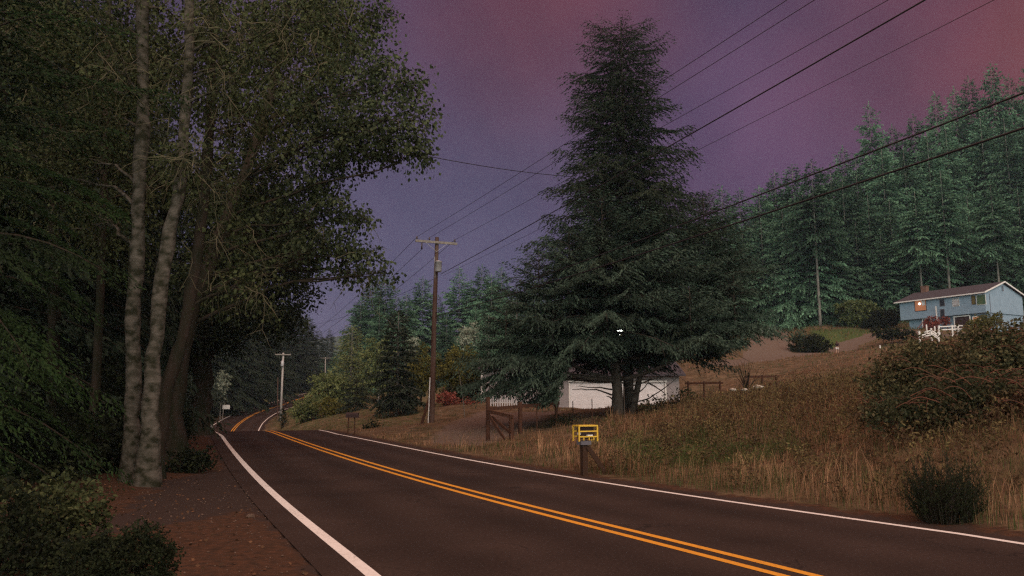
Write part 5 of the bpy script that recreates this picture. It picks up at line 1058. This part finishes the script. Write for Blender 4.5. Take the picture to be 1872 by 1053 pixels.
t = MB(); e_ = .55; v = np.array([[-e_, -e_, ze - .12], [Lh + e_ * .6, -e_, ze - .12], [Lh + e_ * .6, Dh / 2, ze + 1.75], [-e_, Dh / 2, ze + 1.75], [Lh + e_ * .6, Dh + e_, ze - .12], [-e_, Dh + e_, ze - .12]]); v = np.concatenate([v, v + [0, 0, .16]])
t.add(v, [[0, 3, 2, 1], [3, 5, 4, 2], [6, 7, 8, 9], [9, 8, 10, 11], [0, 1, 7, 6], [5, 11, 10, 4], [1, 2, 8, 7], [2, 4, 10, 8], [0, 6, 9, 3], [3, 9, 11, 5]]); rf = hp(t, 'roof', M['roof'])
t = MB(); t.box((1.4, Dh / 2 - .2, ze + 1.9), (.9, .7, 1.5)); t.box((1.4, Dh / 2 - .2, ze + 2.68), (1.0, .8, .12)); t.build('chimney', M['brick'], rf)
t = MB(); t.bar((-e_, -e_ - .03, ze - .03), (Lh + e_ * .6, -e_ - .03, ze - .03), .05, .17); xr = Lh + e_ * .6 + .03
t.bar((xr, -e_, ze - .02), (xr, Dh / 2, ze + 1.84), .05, .20); t.bar((xr, Dh / 2, ze + 1.84), (xr, Dh + e_, ze - .02), .05, .20); t.build('fascia', M['white'], rf)
def win(x0, x1, y0, y1, m, frame=M['white'], name='window', off=-.03, fw=.07, extra=None, dy=0):
    (s0, za), (s1, zb_) = wl(x0, y0), wl(x1, y1); sa, sb_ = min(s0, s1), max(s0, s1); zl, zh = min(za, zb_), max(za, zb_); t = MB(); cx_, cz_ = (sa + sb_) / 2, (zl + zh) / 2
    for q in (sa, sb_): t.box((q, off + dy, cz_), (fw, .08, zh - zl + fw))
    for q in (zl, zh): t.box((cx_, off + dy, q), (sb_ - sa - fw, .075, fw))
    f_ = hp(t, name, frame); t = MB(); t.box((cx_, off + .01 + dy, cz_), (sb_ - sa - fw, .05, zh - zl - fw)); t.build('pane', m, f_); return f_, sa, sb_, zl, zh
f_, sa, sb_, zl, zh = win(1672, 1694, 549, 567, M['lit'], frame=M['wood_rail'])
t = MB(); t.lathe((sa + (sb_ - sa) * .45, -.10, zl + (zh - zl) * .62), [(.001, -.16), (.14, -.1), (.17, 0), (.12, .12), (.001, .16)], 12); t.build('lamp', M['bulb'], f_, smooth=True)
t = MB(); t.box((sa + (sb_ - sa) * .78, -.055, zl + (zh - zl) * .7), ((sb_ - sa) * .3, .02, (zh - zl) * .5)); t.build('curtain', M['curtain'], f_)
win(1718, 1727, 548, 559, M['glass'], frame=M['slate']); win(1719, 1728, 566, 589, M['glass'], frame=M['slate'], name='door')
f_, sa, sb_, zl, zh = win(1741, 1754, 546, 559, M['glass'], fw=.05); t = MB()
for q in np.linspace(.15, .85, 5): t.box((sa + (sb_ - sa) * q, -.055, (zl + zh) / 2), (.12, .02, (zh - zl) * .85))
t.build('curtain', M['curtain'], f_)
win(1776, 1784, 541, 556, M['amber'], fw=.04, frame=M['wood_rail']); win(1785, 1803, 540, 556, M['glass_green'], fw=.04)
win(1683, 1700, 583, 603, M['glass'], name='patio_door', dy=.45, fw=.14); win(1741, 1772, 579, 606, M['box_dark'], name='patio_door', dy=.45, fw=.16); win(1775, 1790, 579, 603, M['lit'], name='window', dy=.45, fw=.1)
t = MB(); s, z = wl(1717, 590); t.box((s, -.5, (z + wl(1717, 563)[1]) / 2), (.13, .13, wl(1717, 563)[1] - z + .5)); hp(t, 'porch_post', M['white'])
t = MB(); s, z = wl(1784, 585); t.lathe((s, .25, z - .1), [(.001, 0), (.11, .05), (.12, .12), (.06, .22), (.001, .24)], 10); hp(t, 'porch_light', M['bulb'])
t = MB(); t.box((xr - .2 - .0, Dh / 2 - .3, ze + .9), (.06, .14, .8)); hp(t, 'gable_vent', M['slate'])
t = MB(); t.box((Lh + .02, 1.1, ze - 1.6), (.06, .05, 3.2)); hp(t, 'downpipe', M['slate'])
t = MB()
for k in range(7): t.box((wl(1712, 595)[0], -1.0 - .32 * k, 1.5 - .22 * k), (1.9, .34, .12))
for q in (-1, 1): t.bar((wl(1712, 595)[0] + q, -.7, 2.5), (wl(1712, 595)[0] + q, -3.1, .8), .07, .1); t.bar((wl(1712, 595)[0] + q, -.7, 1.6), (wl(1712, 595)[0] + q, -3.1, -.1), .07, .16)
hp(t, 'steps', M['deck'])
# white rail fences below the house
def rail(label, pts, Y, rails, hgt, m=M['white']):
    r = empty('rail_fence', P(pts[0][0], pts[0][1], Y), label, 'fence')
    for a in pts:
        t = MB(); p = P(*a, Y); t.box(p + [0, 0, hgt / 2 - .3], (.18, .18, hgt + .6)); t.box(p + [0, 0, hgt + .03], (.22, .22, .06)); fin(t, 'post', m, r)
    for a, c in zip(pts[:-1], pts[1:]):
        for h in rails: t = MB(); t.bar(P(*a, Y) + [.1, 0, h], P(*c, Y) + [-.1, 0, h], .05, .14); fin(t, 'rail', m, r)
rail('white rail fence running level in front of the blue house', [(1717, 608), (1741, 607), (1752, 606), (1775, 606)], 99, (.35, .75), 1.1 * .75)
rail('white rail fence with low rails climbing from the brambles to the house steps', [(1681, 619), (1703, 614), (1716, 621)], 97, (.12, .38, .66), .9)
for k, (px, py) in enumerate([(1694, 601), (1709, 604)]):
    c = P(px, py, 101); t = MB(); t.box(c, (.13, .13, 1.1)); tag(t.build('fence_post', M['white'], loc=c), ['left', 'right'][k] + ' white post at the foot of the house steps', 'post')
# ------------------------------------------------------------------ person on the drive
pb = GP(1531, 98); pr = empty('person', pb, 'person in a dark top and white shorts walking up the gravel drive', 'person', rz=R_(-25)); HP = 1.62
def skinned(name, verts, edges, radii, m, par, root=0, sub=2):
    me = bpy.data.meshes.new(name); me.from_pydata([Vector(v) * HP / 1.75 for v in verts], edges, []); me.materials.append(m); o = bpy.data.objects.new(name, me); C.objects.link(o); o.parent = par
    sk = o.modifiers.new('skin', 'SKIN'); 
    for v, r in zip(me.skin_vertices[0].data, radii): v.radius = (r * HP / 1.75, r * HP / 1.75 * .85)
    me.skin_vertices[0].data[root].use_root = True; ss_ = o.modifiers.new('sub', 'SUBSURF'); ss_.levels = sub; ss_.render_levels = sub; return o
vb = [(0, 0, .95), (0, 0, 1.15), (0, .01, 1.38), (0, .01, 1.50), (0, -.01, 1.62), (0, -.01, 1.70),
      (.10, 0, .90), (.11, .10, .50), (.11, .02, .09), (.11, .13, .03), (-.10, 0, .90), (-.11, -.08, .50), (-.11, -.24, .12), (-.11, -.14, .05),
      (.19, 0, 1.40), (.25, -.06, 1.15), (.22, .05, .95), (.21, .09, .86), (-.19, 0, 1.40), (-.26, .02, 1.15), (-.22, .14, .98), (-.20, .18, .90)]
eb = [(0, 1), (1, 2), (2, 3), (3, 4), (4, 5), (0, 6), (6, 7), (7, 8), (8, 9), (0, 10), (10, 11), (11, 12), (12, 13), (2, 14), (14, 15), (15, 16), (16, 17), (2, 18), (18, 19), (19, 20), (20, 21)]
rb = [.13, .12, .15, .055, .09, .07, .09, .058, .04, .035, .09, .058, .04, .035, .055, .042, .032, .03, .055, .042, .032, .03]
skinned('body', vb, eb, rb, M['skin'], pr)
skinned('shirt', [(0, 0, .90), (0, 0, 1.18), (0, .01, 1.38), (0, .01, 1.47), (.20, 0, 1.39), (.26, -.06, 1.15), (.23, .04, .97), (-.20, 0, 1.39), (-.27, .02, 1.15), (-.23, .12, 1.0)], [(0, 1), (1, 2), (2, 3), (2, 4), (4, 5), (5, 6), (2, 7), (7, 8), (8, 9)], [.17, .16, .18, .08, .08, .062, .05, .08, .062, .05], M['shirt'], pr)
skinned('shorts', [(0, 0, .98), (.10, 0, .86), (.11, .07, .58), (-.10, 0, .86), (-.11, -.05, .58)], [(0, 1), (1, 2), (0, 3), (3, 4)], [.17, .125, .11, .125, .11], M['shorts'], pr)
t = MB(); t.lathe(np.array([0, -.02, 1.60]) * HP / 1.75, [(.001, .14), (.07, .12), (.105, .05), (.105, -.02), (.08, -.08), (.04, -.1)], 12); t.build('hair', M['hair'], pr, smooth=True)
# ------------------------------------------------------------------ haze
hm = bpy.data.materials.new('haze'); hm.use_nodes = True; hn = hm.node_tree; hn.nodes.clear(); ho_ = hn.nodes.new('ShaderNodeOutputMaterial'); hv = hn.nodes.new('ShaderNodeVolumePrincipled')
hv.inputs['Color'].default_value = (.50, .64, .82, 1); hv.inputs['Density'].default_value = .00025; hv.inputs['Anisotropy'].default_value = 0
hn.links.new(hv.outputs[0], ho_.inputs['Volume'])
HAZE = True
if HAZE:
    zmin = float(GZ.min()) - 1.5; t = MB(); t.box((0, 510, (zmin + 100) / 2), (3300, 1160, 100 - zmin)); o = t.build('haze', hm); tag(o, 'thin smoky haze in the air', kind='stuff')
